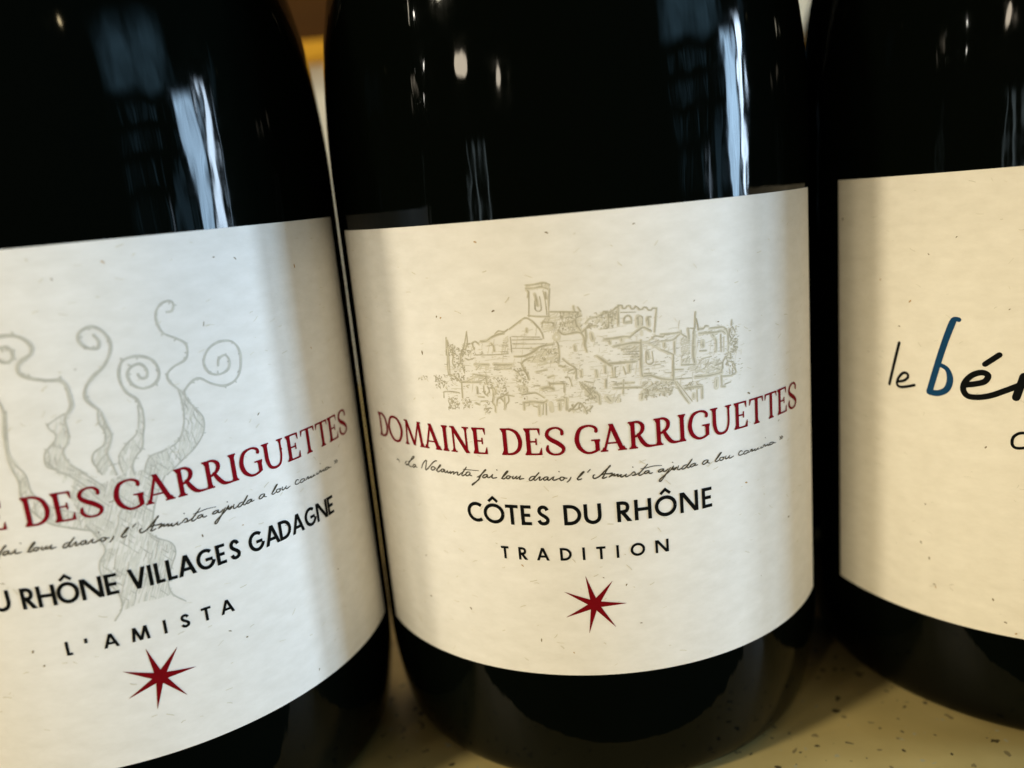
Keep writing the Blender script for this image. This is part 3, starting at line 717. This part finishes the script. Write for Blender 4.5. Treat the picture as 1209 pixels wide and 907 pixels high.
VILLAGE = [
('k',0.28,[(-19.09,74.25),(-19.41,71.64)]),
('k',0.25,[(-18.96,73.88),(-18.94,72.89),(-18.96,71.65)]),
('k',0.22,[(-15.59,75.10),(-15.88,73.88),(-16.20,72.91),(-16.77,71.68)]),
('k',0.22,[(-15.62,74.85),(-15.64,73.52),(-15.97,72.54)]),
('k',0.31,[(-14.91,73.39),(-14.34,73.63),(-13.78,73.26)]),
('k',0.31,[(-14.79,73.27),(-14.60,72.54)]),
('k',0.44,[(-13.54,73.68),(-12.62,73.72),(-11.65,74.30),(-10.61,74.63),(-9.85,74.72)]),
('k',0.25,[(-11.23,74.64),(-10.56,75.10),(-9.82,74.95),(-9.19,75.29)]),
('k',0.44,[(-11.88,73.34),(-11.54,72.98),(-11.48,72.25)]),
('w',0.00,[(-9.92,74.01),(-9.27,74.46),(-9.52,71.84),(-10.63,71.87)]),
('k',0.25,[(-18.25,72.53),(-18.13,71.79)]),
('k',0.25,[(-6.23,81.25),(-5.06,81.22),(-3.66,81.41),(-2.88,81.07)]),
('k',0.28,[(-6.15,80.84),(-4.87,80.75),(-3.94,80.80),(-3.04,80.51)]),
('k',0.25,[(-3.90,81.26),(-3.89,80.74)]),
('k',0.39,[(-6.05,80.60),(-5.79,80.24),(-5.97,79.56)]),
('k',0.20,[(-5.79,80.24),(-6.09,76.90)]),
('k',0.19,[(-2.94,80.38),(-3.17,78.91),(-3.23,76.83)]),
('k',0.16,[(-3.75,80.33),(-3.63,78.94),(-3.57,76.97)]),
('k',0.31,[(-6.08,77.01),(-4.86,76.82),(-3.24,76.71)]),
('k',0.50,[(-4.94,79.95),(-4.79,79.02),(-4.73,78.32)]),
('k',0.37,[(-3.54,80.08),(-3.52,79.16)]),
('k',0.16,[(-4.85,79.60),(-5.02,77.76),(-4.32,77.72),(-4.28,79.56)]),
('w',0.00,[(-6.12,81.18),(-5.71,80.47),(-3.97,80.46),(-2.93,80.50),(-2.88,81.07),(-3.66,81.35)]),
('k',0.34,[(-8.95,75.28),(-7.92,75.94),(-6.64,76.75),(-5.73,76.29),(-5.19,75.79),(-4.66,75.06)]),
('k',0.53,[(-6.49,75.18),(-6.52,74.78)]),
('k',0.11,[(-8.69,74.20),(-4.75,74.00)]),
('k',0.11,[(-8.74,73.72),(-4.55,73.58)]),
('k',0.11,[(-8.67,73.13),(-4.37,73.04)]),
('k',0.11,[(-8.73,72.53),(-5.24,72.44)]),
('w',0.00,[(-4.58,75.99),(-2.85,77.27),(0.36,77.14),(1.25,76.83),(0.84,74.31),(-1.48,74.14),(-4.23,74.68)]),
('k',0.31,[(-3.07,77.34),(-1.35,77.27),(0.81,77.04)]),
('k',0.39,[(0.18,77.84),(0.20,77.26)]),
('k',0.31,[(0.74,77.68),(1.04,77.08)]),
('k',0.34,[(-4.37,75.74),(-4.11,76.07),(-3.65,75.93),(-2.74,75.75),(-2.78,75.28)]),
('k',0.37,[(-2.12,74.77),(-1.48,74.14),(-0.32,74.17),(0.71,74.20),(1.24,73.57),(1.27,72.40),(1.55,71.43)]),
('k',0.62,[(0.27,75.99),(0.43,75.04)]),
('k',0.62,[(0.45,75.27),(0.84,74.43)]),
('k',0.41,[(-2.90,73.77),(-2.63,74.22),(-2.18,74.07),(-2.16,73.60),(-2.58,73.40),(-2.90,73.77)]),
('k',0.31,[(-2.58,73.40),(-2.29,72.67),(-2.31,71.73)]),
('k',0.62,[(-0.06,72.39),(-0.04,71.80)]),
('k',0.39,[(-5.85,72.29),(-5.48,72.39),(-4.40,72.68),(-2.98,72.83)]),
('k',0.25,[(-4.66,75.06),(-4.36,74.45),(-4.31,73.74)]),
('k',0.19,[(-8.95,74.09),(-9.02,72.06)]),
('k',0.28,[(-19.25,72.81),(-19.27,71.57),(-19.41,69.94),(-19.43,68.68)]),
('k',0.22,[(-19.05,72.07),(-19.13,70.32),(-19.20,68.69)]),
('k',0.28,[(-18.19,72.45),(-18.26,71.34),(-18.50,70.59),(-18.01,69.85)]),
('k',0.22,[(-16.68,72.46),(-17.04,71.23),(-17.08,70.36)]),
('k',0.22,[(-16.79,70.37),(-16.66,69.13)]),
('k',0.19,[(-16.27,71.24),(-15.74,70.99),(-15.17,71.12)]),
('k',0.14,[(-14.42,71.79),(-12.18,71.70),(-9.53,71.76)]),
('k',0.56,[(-14.78,70.38),(-12.59,70.31)]),
('w',0.00,[(-14.77,70.50),(-12.57,70.49),(-12.68,69.52),(-14.68,69.52)]),
('k',0.56,[(-11.75,70.30),(-9.17,70.25)]),
('w',0.00,[(-11.73,70.48),(-9.15,70.43),(-9.25,69.46),(-11.83,69.51)]),
('k',0.25,[(-19.34,68.81),(-18.47,68.59),(-17.55,67.74)]),
('k',0.41,[(-17.41,67.74),(-16.13,67.71),(-14.07,67.74)]),
('k',0.34,[(-17.28,67.62),(-17.33,66.61),(-17.34,65.35)]),
('k',0.47,[(-14.76,67.05),(-14.80,66.05)]),
('k',0.16,[(-20.63,66.09),(-19.83,66.26),(-18.62,66.25),(-17.69,66.03)]),
('k',0.19,[(-20.63,66.09),(-20.68,65.20)]),
('k',0.41,[(-12.33,66.69),(-12.31,65.58),(-12.52,64.83),(-12.19,64.21),(-12.22,63.34)]),
('k',0.31,[(-11.92,64.34),(-11.69,65.33),(-10.88,65.70),(-10.08,66.19)]),
('k',0.37,[(-10.65,65.45),(-10.75,63.85)]),
('k',0.31,[(-15.16,68.90),(-14.08,68.78),(-13.05,68.54)]),
('k',0.47,[(-13.17,68.66),(-13.15,67.55)]),
('k',0.31,[(-13.73,67.18),(-13.70,66.19),(-13.22,65.70)]),
('k',0.31,[(-13.08,67.06),(-12.88,66.44),(-13.33,65.94)]),
('k',0.28,[(-14.71,65.61),(-13.77,65.57)]),
('k',0.28,[(-14.38,64.93),(-13.30,65.01)]),
('k',0.41,[(-15.24,64.66),(-14.71,64.42)]),
('k',0.31,[(-11.81,66.69),(-12.01,65.95)]),
('k',0.31,[(-16.48,67.14),(-16.23,66.89)]),
('w',0.00,[(-16.99,67.63),(-13.64,67.92),(-12.53,68.42),(-12.76,68.78),(-15.14,69.02),(-16.37,68.01)]),
('k',0.37,[(-8.59,71.37),(-7.13,71.44),(-5.63,72.08),(-5.00,72.52)]),
('k',0.37,[(-7.71,70.38),(-7.18,70.84),(-5.94,71.26)]),
('k',0.44,[(-7.71,70.38),(-7.42,69.53),(-7.02,68.67),(-6.83,68.06)]),
('k',0.34,[(-2.32,72.36),(-2.28,71.41),(-2.44,70.12)]),
('k',0.44,[(-2.41,69.76),(-1.72,69.59)]),
('k',0.34,[(-1.87,70.67),(-1.00,69.90),(-0.24,69.13),(-0.23,67.82)]),
('w',0.00,[(-2.04,69.97),(-0.24,69.13),(-0.30,68.42),(-1.90,68.77)]),
('k',0.28,[(-5.21,70.03),(-4.13,70.22)]),
('k',0.31,[(-5.77,69.10),(-4.21,69.27)]),
('k',0.44,[(-4.07,68.18),(-3.34,68.38)]),
('k',0.44,[(-3.90,67.33),(-2.02,67.22)]),
('k',0.72,[(-5.15,66.66),(-4.06,66.79),(-3.49,66.52)]),
('k',0.31,[(-4.01,67.45),(-3.93,66.97)]),
('k',0.25,[(-1.91,67.21),(-2.01,65.89)]),
('k',0.25,[(-1.73,68.04),(-1.14,68.00),(-0.89,66.78)]),
('k',0.53,[(0.55,68.83),(0.49,68.00)]),
('w',0.00,[(0.09,67.31),(1.99,66.44),(1.88,64.88),(1.09,65.07),(0.47,66.20)]),
('k',0.31,[(0.20,67.30),(1.15,65.91),(1.89,65.00)]),
('k',0.34,[(-8.00,65.90),(-6.40,66.04),(-5.81,65.96),(-4.90,65.31)]),
('k',0.56,[(-7.87,64.68),(-6.52,64.76),(-5.08,64.65),(-4.58,64.93)]),
('k',0.50,[(-7.81,64.67),(-7.86,63.69)]),
('k',0.59,[(-5.72,64.12),(-5.77,62.90)]),
('k',0.25,[(-6.45,64.15),(-5.85,64.07)]),
('k',0.22,[(-5.10,64.35),(-5.23,62.88)]),
('k',0.25,[(-4.72,64.57),(-4.75,62.86)]),
('k',0.72,[(-3.96,64.42),(-3.98,63.44)]),
('k',0.66,[(-2.82,64.36),(-2.85,63.51)]),
('k',0.50,[(-3.04,64.86),(-2.21,64.87)]),
('k',0.59,[(-1.78,65.03),(-1.85,63.45)]),
('k',0.31,[(-1.63,63.19),(-0.89,63.64),(-0.14,64.31),(0.53,63.78),(0.91,62.65)]),
('k',0.31,[(-1.38,63.42),(-0.68,63.38),(0.04,63.57)]),
('k',0.47,[(-0.98,64.01),(-0.91,63.39)]),
('w',0.00,[(-7.87,64.68),(-6.28,64.69),(-6.56,64.27),(-7.67,64.18)]),
('k',0.34,[(-10.85,63.72),(-10.59,64.34),(-10.85,64.96),(-11.19,65.46)]),
('k',0.28,[(-10.59,64.34),(-10.09,64.96),(-10.02,65.69)]),
('k',0.25,[(-10.88,65.95),(-10.26,65.82),(-9.26,65.68)]),
('k',0.22,[(-6.19,67.13),(-5.35,67.03)]),
('k',0.19,[(-8.90,69.45),(-8.31,69.20),(-8.00,68.58)]),
('k',0.14,[(-7.30,66.86),(-7.25,66.13)]),
('w',0.00,[(-8.75,67.14),(-7.01,67.34),(-7.25,66.13),(-8.22,66.15)]),
('w',0.00,[(-7.15,71.20),(-5.13,72.41),(-2.33,72.24),(-2.60,70.25),(-4.38,70.11),(-6.72,70.58)]),
('k',0.28,[(4.06,76.45),(4.19,76.78),(4.99,76.59),(5.94,77.13),(6.18,77.16)]),
('k',0.41,[(6.19,77.39),(6.00,74.75)]),
('k',0.28,[(6.19,77.39),(6.66,77.40),(6.75,76.99),(7.21,76.94),(7.34,77.21),(7.81,77.16),(7.90,76.81),(8.37,76.76),(8.57,77.08),(8.91,76.87),(9.07,76.57),(9.54,76.57),(9.67,76.79),(10.09,76.68),(10.25,76.37),(10.73,76.32),(10.92,76.53),(11.52,76.46)]),
('k',0.34,[(11.52,76.46),(11.33,75.20),(11.03,73.25)]),
('k',0.34,[(6.85,74.89),(6.95,75.58),(7.38,75.88),(7.83,75.60),(7.84,74.79)]),
('k',0.56,[(7.03,74.99),(7.73,75.03)]),
('k',0.84,[(8.82,75.49),(8.76,74.45)]),
('k',0.25,[(8.57,75.29),(9.01,75.70),(9.41,75.42),(9.41,74.38)]),
('k',0.78,[(10.24,75.27),(10.25,74.28)]),
('k',0.25,[(9.98,74.89),(10.31,75.44),(10.67,75.40)]),
('k',0.14,[(6.43,76.50),(8.46,76.23)]),
('k',0.44,[(7.55,72.95),(8.29,73.45),(9.39,74.03),(10.09,73.71),(10.55,73.37)]),
('k',0.50,[(4.05,72.96),(5.33,73.01),(6.61,73.05),(7.55,72.95)]),
('k',0.56,[(4.73,72.77),(4.76,72.30)]),
('k',0.56,[(6.36,72.84),(6.34,72.49)]),
('k',0.53,[(5.25,71.84),(6.55,72.00),(7.96,72.08),(9.03,71.96)]),
('k',0.44,[(8.99,72.32),(8.96,70.79),(8.88,68.42)]),
('k',0.47,[(9.21,73.35),(9.24,73.11)]),
('k',0.37,[(9.39,72.03),(10.33,71.57),(11.75,70.68),(13.06,69.91)]),
('w',0.00,[(9.51,72.02),(10.99,72.43),(11.81,71.86),(11.75,70.80)]),
('k',0.31,[(10.61,72.24),(11.00,72.67),(12.21,72.40),(12.48,72.72),(13.21,72.62)]),
('k',0.62,[(12.39,71.49),(12.39,71.07)]),
('k',0.69,[(9.90,70.50),(9.98,69.72)]),
('k',0.19,[(9.67,70.70),(9.64,69.04),(10.54,68.93),(10.57,70.47)]),
('w',0.00,[(5.48,71.76),(8.90,71.86),(8.75,69.39),(6.92,70.54)]),
('k',0.53,[(2.85,70.72),(3.63,70.17),(4.39,69.39),(4.73,69.23)]),
('k',0.47,[(4.74,69.47),(6.39,69.54),(7.92,69.37)]),
('k',0.37,[(1.57,75.40),(2.18,75.92),(3.12,76.19),(4.06,76.45)]),
('k',0.31,[(2.00,75.01),(3.04,75.04)]),
('k',0.44,[(1.51,74.59),(1.56,73.65),(1.36,72.50),(1.52,71.54)]),
('k',0.72,[(2.33,73.93),(2.44,73.11)]),
('w',0.00,[(1.85,76.07),(4.08,76.79),(5.95,77.18),(5.91,74.76),(4.04,74.48),(3.76,75.43)]),
('k',0.41,[(3.07,75.50),(3.77,75.66)]),
('k',0.37,[(0.91,74.17),(1.51,74.59),(2.00,74.90)]),
('k',0.16,[(6.27,71.32),(7.44,71.31)]),
('k',0.16,[(6.95,70.90),(8.72,70.81)]),
('k',0.16,[(6.46,70.60),(8.58,70.42)]),
('k',0.16,[(7.49,70.13),(8.67,69.99)]),
('k',0.19,[(0.38,76.31),(1.09,76.60)]),
('k',0.22,[(4.71,75.92),(4.67,74.53),(3.92,74.49)]),
('k',0.53,[(3.08,70.52),(3.73,69.86),(4.40,69.44)]),
('k',0.50,[(4.41,69.56),(5.92,69.46),(8.05,69.41)]),
('k',0.53,[(3.86,69.26),(3.84,68.31)]),
('k',0.28,[(4.83,68.92),(4.86,67.61)]),
('k',0.28,[(5.30,68.88),(5.16,67.58)]),
('k',0.28,[(4.51,67.52),(5.33,67.50)]),
('k',0.69,[(7.19,68.97),(7.13,68.08)]),
('k',0.28,[(6.36,68.88),(6.64,67.78)]),
('k',0.56,[(2.61,68.72),(2.72,67.81)]),
('k',0.44,[(3.91,67.34),(3.83,66.15)]),
('k',0.44,[(4.91,66.53),(6.33,66.56),(7.75,66.46)]),
('k',0.47,[(4.87,65.93),(6.64,65.86),(8.78,65.67)]),
('k',0.34,[(6.29,66.98),(6.17,65.07)]),
('k',0.47,[(8.94,71.32),(8.86,68.96),(8.88,67.28)]),
('k',0.47,[(8.99,67.21),(10.08,67.19),(11.53,66.58),(13.39,66.08)]),
('w',0.00,[(8.95,66.55),(13.51,65.94),(13.15,64.05),(11.40,64.30),(8.93,64.14)]),
('k',0.78,[(8.85,64.82),(8.68,64.05)]),
('k',0.94,[(3.86,64.82),(4.29,64.18)]),
('w',0.00,[(3.65,65.21),(5.64,65.01),(5.80,63.90),(3.57,64.06)]),
('k',0.50,[(0.85,66.89),(1.72,66.10),(2.71,65.17)]),
('k',0.53,[(2.77,65.17),(2.80,63.95)]),
('w',0.00,[(0.84,66.77),(2.59,65.18),(2.40,64.11),(1.41,64.92)]),
('k',0.41,[(13.54,68.95),(13.39,66.20)]),
('k',0.14,[(9.41,68.17),(9.89,68.09)]),
('k',0.14,[(11.66,68.96),(12.40,68.92)]),
('k',0.14,[(10.66,68.62),(11.64,68.55)]),
('k',0.14,[(12.19,67.33),(13.19,67.20)]),
('k',0.14,[(9.14,67.61),(10.35,67.52)]),
('k',0.37,[(10.33,65.17),(10.58,65.08)]),
('k',0.25,[(11.06,64.95),(11.91,64.59),(12.68,64.73)]),
('k',0.25,[(9.44,64.44),(10.16,64.34),(10.55,64.66)]),
('k',0.22,[(0.88,67.37),(1.91,67.05)]),
('k',0.31,[(0.80,63.03),(1.29,63.23),(1.67,63.69)]),
('k',0.37,[(17.36,75.25),(17.16,74.09),(17.12,73.15),(16.80,72.24)]),
('k',0.28,[(17.37,74.30),(17.59,73.20),(17.63,72.60)]),
('k',0.69,[(16.94,72.34),(16.80,70.93),(16.71,69.14),(16.86,68.03)]),
('k',0.41,[(17.64,72.78),(18.60,72.76),(18.82,73.03),(19.31,72.96)]),
('k',0.44,[(19.43,72.58),(20.72,72.51),(21.98,72.38),(22.62,71.38),(22.68,69.41)]),
('k',0.53,[(17.74,72.11),(19.26,72.01),(20.40,71.90),(21.58,71.90),(22.16,71.45)]),
('k',0.78,[(18.30,70.89),(18.33,70.22)]),
('k',0.72,[(19.98,71.66),(20.16,71.39)]),
('k',0.53,[(20.36,71.00),(20.56,70.61),(20.49,69.16)]),
('k',0.28,[(21.41,71.44),(21.37,69.02)]),
('k',0.28,[(21.91,71.00),(21.82,68.95)]),
('k',0.34,[(17.75,69.59),(18.86,69.48)]),
('k',0.17,[(17.97,68.47),(19.66,68.56)]),
('w',0.00,[(17.13,67.99),(17.97,68.35),(21.10,67.96),(21.37,67.31),(19.04,67.33)]),
('k',0.28,[(14.74,68.05),(16.85,67.79)]),
('k',0.41,[(11.96,72.77),(13.20,72.67),(14.92,72.62)]),
('k',0.34,[(14.99,72.85),(14.97,72.49),(15.73,71.92)]),
('k',0.34,[(11.91,71.83),(13.53,71.74),(14.32,72.23),(14.85,72.51)]),
('k',0.41,[(13.90,71.57),(13.81,69.80)]),
('k',0.34,[(11.84,70.65),(12.69,70.25),(13.55,69.71)]),
('k',0.62,[(12.38,71.30),(12.39,71.06)]),
('k',0.53,[(16.05,73.06),(16.12,71.98),(16.08,71.15)]),
('k',0.25,[(16.37,73.01),(16.97,72.87)]),
('w',0.00,[(14.94,71.90),(16.24,71.72),(16.05,68.03),(14.75,68.23)]),
('k',0.31,[(23.40,73.19),(23.29,72.48)]),
('k',0.25,[(23.58,72.07),(24.03,71.39)]),
('k',0.41,[(22.68,69.41),(22.47,68.22),(21.68,67.62),(21.48,66.43)]),
('k',0.37,[(13.61,69.71),(13.56,67.55)]),
('k',0.31,[(23.11,72.03),(22.91,71.09),(23.20,70.55),(22.86,69.87)]),
('k',0.25,[(23.50,70.14),(24.28,69.76),(23.63,69.50),(24.42,69.12)]),
('k',0.25,[(23.14,69.09),(23.91,68.72),(22.96,68.63)]),
('k',0.31,[(22.18,68.52),(22.95,68.51),(23.08,67.87),(22.30,67.88)]),
('k',0.25,[(22.59,67.47),(23.36,66.96),(23.81,66.26),(23.94,65.74)]),
('k',0.31,[(13.56,67.57),(14.97,67.36)]),
('k',0.53,[(11.62,66.57),(13.35,66.15)]),
('k',0.41,[(13.57,67.86),(13.41,65.96)]),
('k',0.25,[(13.67,66.16),(16.22,65.96)]),
('k',0.50,[(13.60,65.93),(14.53,64.09),(15.64,62.44)]),
('k',0.19,[(13.97,65.75),(16.18,62.60)]),
('k',0.66,[(16.89,66.04),(18.97,65.88),(21.30,65.91)]),
('w',0.00,[(17.12,67.94),(21.07,67.31),(21.31,66.04),(18.98,66.19),(15.49,67.34)]),
('k',0.62,[(15.09,64.61),(16.42,64.58),(17.91,64.46)]),
('k',0.50,[(17.91,64.40),(17.83,62.81)]),
('w',0.00,[(15.09,64.73),(15.90,65.09),(17.26,65.12),(18.06,64.62)]),
('k',0.69,[(16.43,63.60),(16.48,63.10)]),
('k',0.28,[(17.07,64.17),(16.99,62.46)]),
('k',0.94,[(20.37,65.03),(20.25,64.06)]),
('k',0.41,[(21.21,65.56),(21.21,63.95)]),
('k',0.41,[(21.27,65.30),(23.12,65.16)]),
('k',0.50,[(21.21,63.95),(21.81,63.78)]),
('k',0.25,[(21.82,64.09),(22.92,64.26)]),
('k',0.25,[(19.59,67.06),(21.02,66.33)]),
('k',0.41,[(20.18,67.15),(21.52,67.35)]),
('k',0.41,[(21.52,67.35),(21.23,65.93)]),
('k',0.31,[(23.48,66.27),(23.94,65.57),(23.12,65.22)]),
]
STIPPLE = [(-19.97,63.54,-18.08,65.24,60), (-17.59,63.89,-15.88,65.09,35), (-22.06,66.64,-19.94,68.44,50), (-25.19,67.72,-23.50,68.20,10), (-13.87,63.21,-12.96,64.69,25), (-19.02,67.89,-16.39,68.95,40), (22.81,68.39,24.39,72.19,70), (22.19,65.49,23.93,68.76,50), (-13.86,65.94,-10.22,68.42,70), (-1.55,62.73,1.51,64.29,40), (-1.94,74.53,0.97,77.09,70), (2.01,74.42,5.77,76.63,60), (8.94,63.89,13.40,66.31,90), (15.12,64.25,18.04,65.34,30), (-8.74,66.12,-6.88,69.81,60), (-19.02,71.67,-17.92,73.38,30), (-16.56,71.68,-14.56,73.40,40), (-18.36,69.14,-16.24,72.82,80), (-4.68,70.24,-2.49,72.15,40), (1.04,64.59,2.44,66.40,40)]
FLECKS_M = [(9.0,88.1), (-12.8,87.5), (-11.1,77.9), (-24.0,71.9), (-20.4,77.3), (-19.7,77.1), (26.3,61.9), (17.2,76.8), (21.0,73.3), (-3.2,42.2), (-28.7,38.4), (-28.7,31.3), (-20.1,31.3), (-10.4,39.7), (4.8,36.3), (6.6,29.9), (-8.5,27.6), (-3.7,25.7), (-7.7,65.3), (-39.4,54.3), (35.7,39.5), (25.2,48.3), (-2.7,88.0)]
FLECKS_L = [(16.7,88.9), (31.7,73.5), (19.5,66.4), (19.8,88.4), (8.6,51.8), (14.3,51.4), (30.2,37.6), (-14.6,40.8), (-13.6,38.6), (30.6,86.1), (22.4,60.3), (12.1,34.9), (9.9,36.8), (3.0,89.9), (-2.9,88.5), (22.9,24.0)]
FLECKS_R = [(-44.4,84.3), (-30.6,71.5), (-32.4,67.4), (-17.3,24.8), (-26.8,29.4), (-25.7,24.6), (-27.6,38.6), (-28.2,31.8), (-15.5,21.3), (-14.0,19.7), (-19.0,49.6), (-27.8,78.8), (-23.8,81.3), (-35.9,74.7), (-16.6,70.7), (-25.9,25.0)]

# ------------------------------------------------------------------ the setting
o = box('counter', -1.1, 1.1, 0.1035, 0.452, -0.04, 0.0, M_STONE, 0.002); o['kind'] = 'structure'
o = box('wall', -1.1, 1.1, 0.450, 0.50, 0.0005, 0.60, M_WALL); o['kind'] = 'structure'
o = box('wall_panelling', -1.1, 0.10, 0.441, 0.4495, 0.1757, 0.60, M_WALNUT); o['kind'] = 'structure'
sh = box('wooden_shelf', -1.1, 0.10, 0.432, 0.4495, 0.1666, 0.1755, M_OAK, 0.0008)
sh['label'] = 'honey oak ledge running along the cream wall behind the bottles'; sh['category'] = 'shelf'

# ------------------------------------------------------------------ left bottle: the vine label
root, lab = bottle('wine bottle whose white label shows a gnarled grey vine and the word L\'AMISTA', (-68.06, 141.35), 16.7, -47.5, 46.2, 21.74, 92.59, M_PAPER_W)
flecks(lab, FLECKS_L, 21.8, 92.5, 31)
rnd = random.Random(5)
ink, wash = Ink(.03), Ink(.015)
for k, w, pts in VINE:
    if k == 'c':
        n = len(pts)
        ink.curve([(x, y, w * (.62 + .25 * math.sin(i * 1.9 + w * 7) ** 2)) for i, (x, y) in enumerate(pts)])
    else:
        wash.hatch(pts, .30, .24, 1.15, rnd, .80)
        ink.hatch(pts, .6, .12, rnd.uniform(.3, 2.6), rnd, .36)
        ink.hatch(pts, .6, .11, rnd.uniform(.9, 1.9), rnd, .40)
    if k == 'c':                            # knots and bark along the shoots
        for x, y in pts[1:-1]:
            a = rnd.uniform(0, 6.28); l = rnd.uniform(.2, .5)
            ink.curve([(x, y, w * .7), (x + l * math.cos(a), y + l * math.sin(a), w * .35)])
d = wash.build('vine_shading', M_VINE_L, lab)
d = ink.build('vine_drawing', M_VINE, lab)
text('title_lettering', serif_glyph, TITLE, M_RED, lab, 57.97, 3.95)
motto(lab, 1.35)
text('appellation_lettering', sans_glyph, VILLAGES, M_BLACK, lab, 46.87, 2.95, .50)
text('cuvee_lettering', sans_glyph, AMISTA, M_BLACK, lab, 39.55, 2.0, .38)
star(lab, .33)

# ------------------------------------------------------------------ middle bottle: the village label
root, lab = bottle('wine bottle whose cream label shows a sketched hilltop village above the word TRADITION', (13.203, 153.34), -4.05, -44.3, 48.3, 21.85, 90.27, M_PAPER_W)
flecks(lab, FLECKS_M, 21.9, 90.2, 32)
rnd = random.Random(9)
ink, wash = Ink(.03), Ink(.015)
for k, w, pts in VILLAGE:
    if k == 'w':
        wash.hatch(pts, .24, .16, .12, rnd, .85)
        wash.hatch(pts, .40, .13, 1.2, rnd, .6)
        ink.hatch(pts, .5, .08, rnd.uniform(0, 1.5), rnd, .38)
    else:
        n = len(pts)
        jit = lambda r: rnd.uniform(-r, r)
        wash.curve([(x + jit(.06), y + jit(.06), w * .95) for x, y in pts])
        ink.curve([(x + jit(.03), y + jit(.03), w * rnd.uniform(.32, .62) * (.8 if 0 < i < n - 1 else .5)) for i, (x, y) in enumerate(pts)])
        if w < .5:                          # the pencil goes over the line again
            ink.curve([(x + jit(.13), y + jit(.13), .08) for x, y in pts])
OUTLINE = [(-21, 65.2), (-21, 71.5), (-16, 73), (-10, 74.6), (-5, 75.6), (1, 76.4), (6, 76), (9, 76.8), (15, 74.3), (20, 72.3), (25, 71.8), (26, 68), (22, 65), (12, 65), (0, 63.8), (-10, 64)]
wash.hatch(OUTLINE, .55, .09, .05, rnd, .34)
wash.hatch(OUTLINE, .8, .09, 1.35, rnd, .22)
for i in range(700):
    x = rnd.uniform(-20, 25); y = rnd.uniform(64.5, 73); l = rnd.uniform(.1, .5)
    (ink if i % 3 == 0 else wash).curve([(x, y, .08), (x + l, y + rnd.uniform(-.12, .12), .09)])
for x0, y0, x1, y1, n in STIPPLE:
    for i in range(n):
        x = rnd.uniform(x0, x1); y = rnd.uniform(y0, y1); a = rnd.uniform(0, 6.28); l = rnd.uniform(.08, .4)
        (ink if rnd.random() < .6 else wash).curve([(x, y, .11), (x + l / 2 * math.cos(a), y + l / 2 * math.sin(a) + .05, .14), (x + l * math.cos(a + .8), y + l * math.sin(a + .8), .09)])
wash.build('village_shading', M_SKETCH_L, lab)
ink.build('village_drawing', M_SKETCH, lab)
text('title_lettering', serif_glyph, TITLE, M_RED, lab, 56.92, 4.02)
motto(lab, 0)
text('appellation_lettering', sans_glyph, COTES, M_BLACK, lab, 46.17, 3.12, .53)
text('cuvee_lettering', sans_glyph, TRADITION, M_BLACK, lab, 40.67, 1.98, .37)
star(lab, .28)

# ------------------------------------------------------------------ right bottle: the handwritten label
root, lab = bottle('wine bottle whose plain beige label carries handwriting with a large blue letter b', (97.906, 150.146), -10.8, -45.95, 46.0, 18.99, 90.72, M_PAPER_C)
flecks(lab, FLECKS_R, 19.1, 90.6, 33)
ink = Ink(.06)
for k, w, pts in SCRIPT_BLACK:
    ink.curve([(x, y, w) for x, y in pts])
ink.build('name_lettering', M_BLACK, lab)
ink = Ink(.06)
for k, w, pts in SCRIPT_BLUE:
    n = len(pts)
    ink.curve([(x, y, w * (1.0 if i > 1 else .72)) for i, (x, y) in enumerate(pts)])
ink.build('initial_lettering', M_BLUE, lab)

# ------------------------------------------------------------------ second row: two unseen bottles added to darken the slit
def added_bottle(label, x, y):
    root = bpy.data.objects.new('wine_bottle', None)
    COL.objects.link(root)
    root.location = (x * MM, y * MM, 0)
    root['label'] = label
    root['category'] = 'wine bottle'
    root['group'] = 'wine bottles standing on the counter'
    lathe('glass_body', sub_profile(PROFILE), 96, M_GLASS, root)
    lathe('foil_capsule', [(15.25, 225), (15.25, 234), (15.15, 250), (15.05, 273), (15.5, 276), (16.3, 278), (16.4, 285), (15.9, 287.5), (14.5, 288.4), (.01, 288.6)], 64, M_FOIL, root)
added_bottle('added black glass wine bottle darkening the gap behind the bottle with the village label', 46.0, 243.0)
added_bottle('added black glass wine bottle darkening the gap behind the bottle with the blue letter b', 128.6, 246.0)
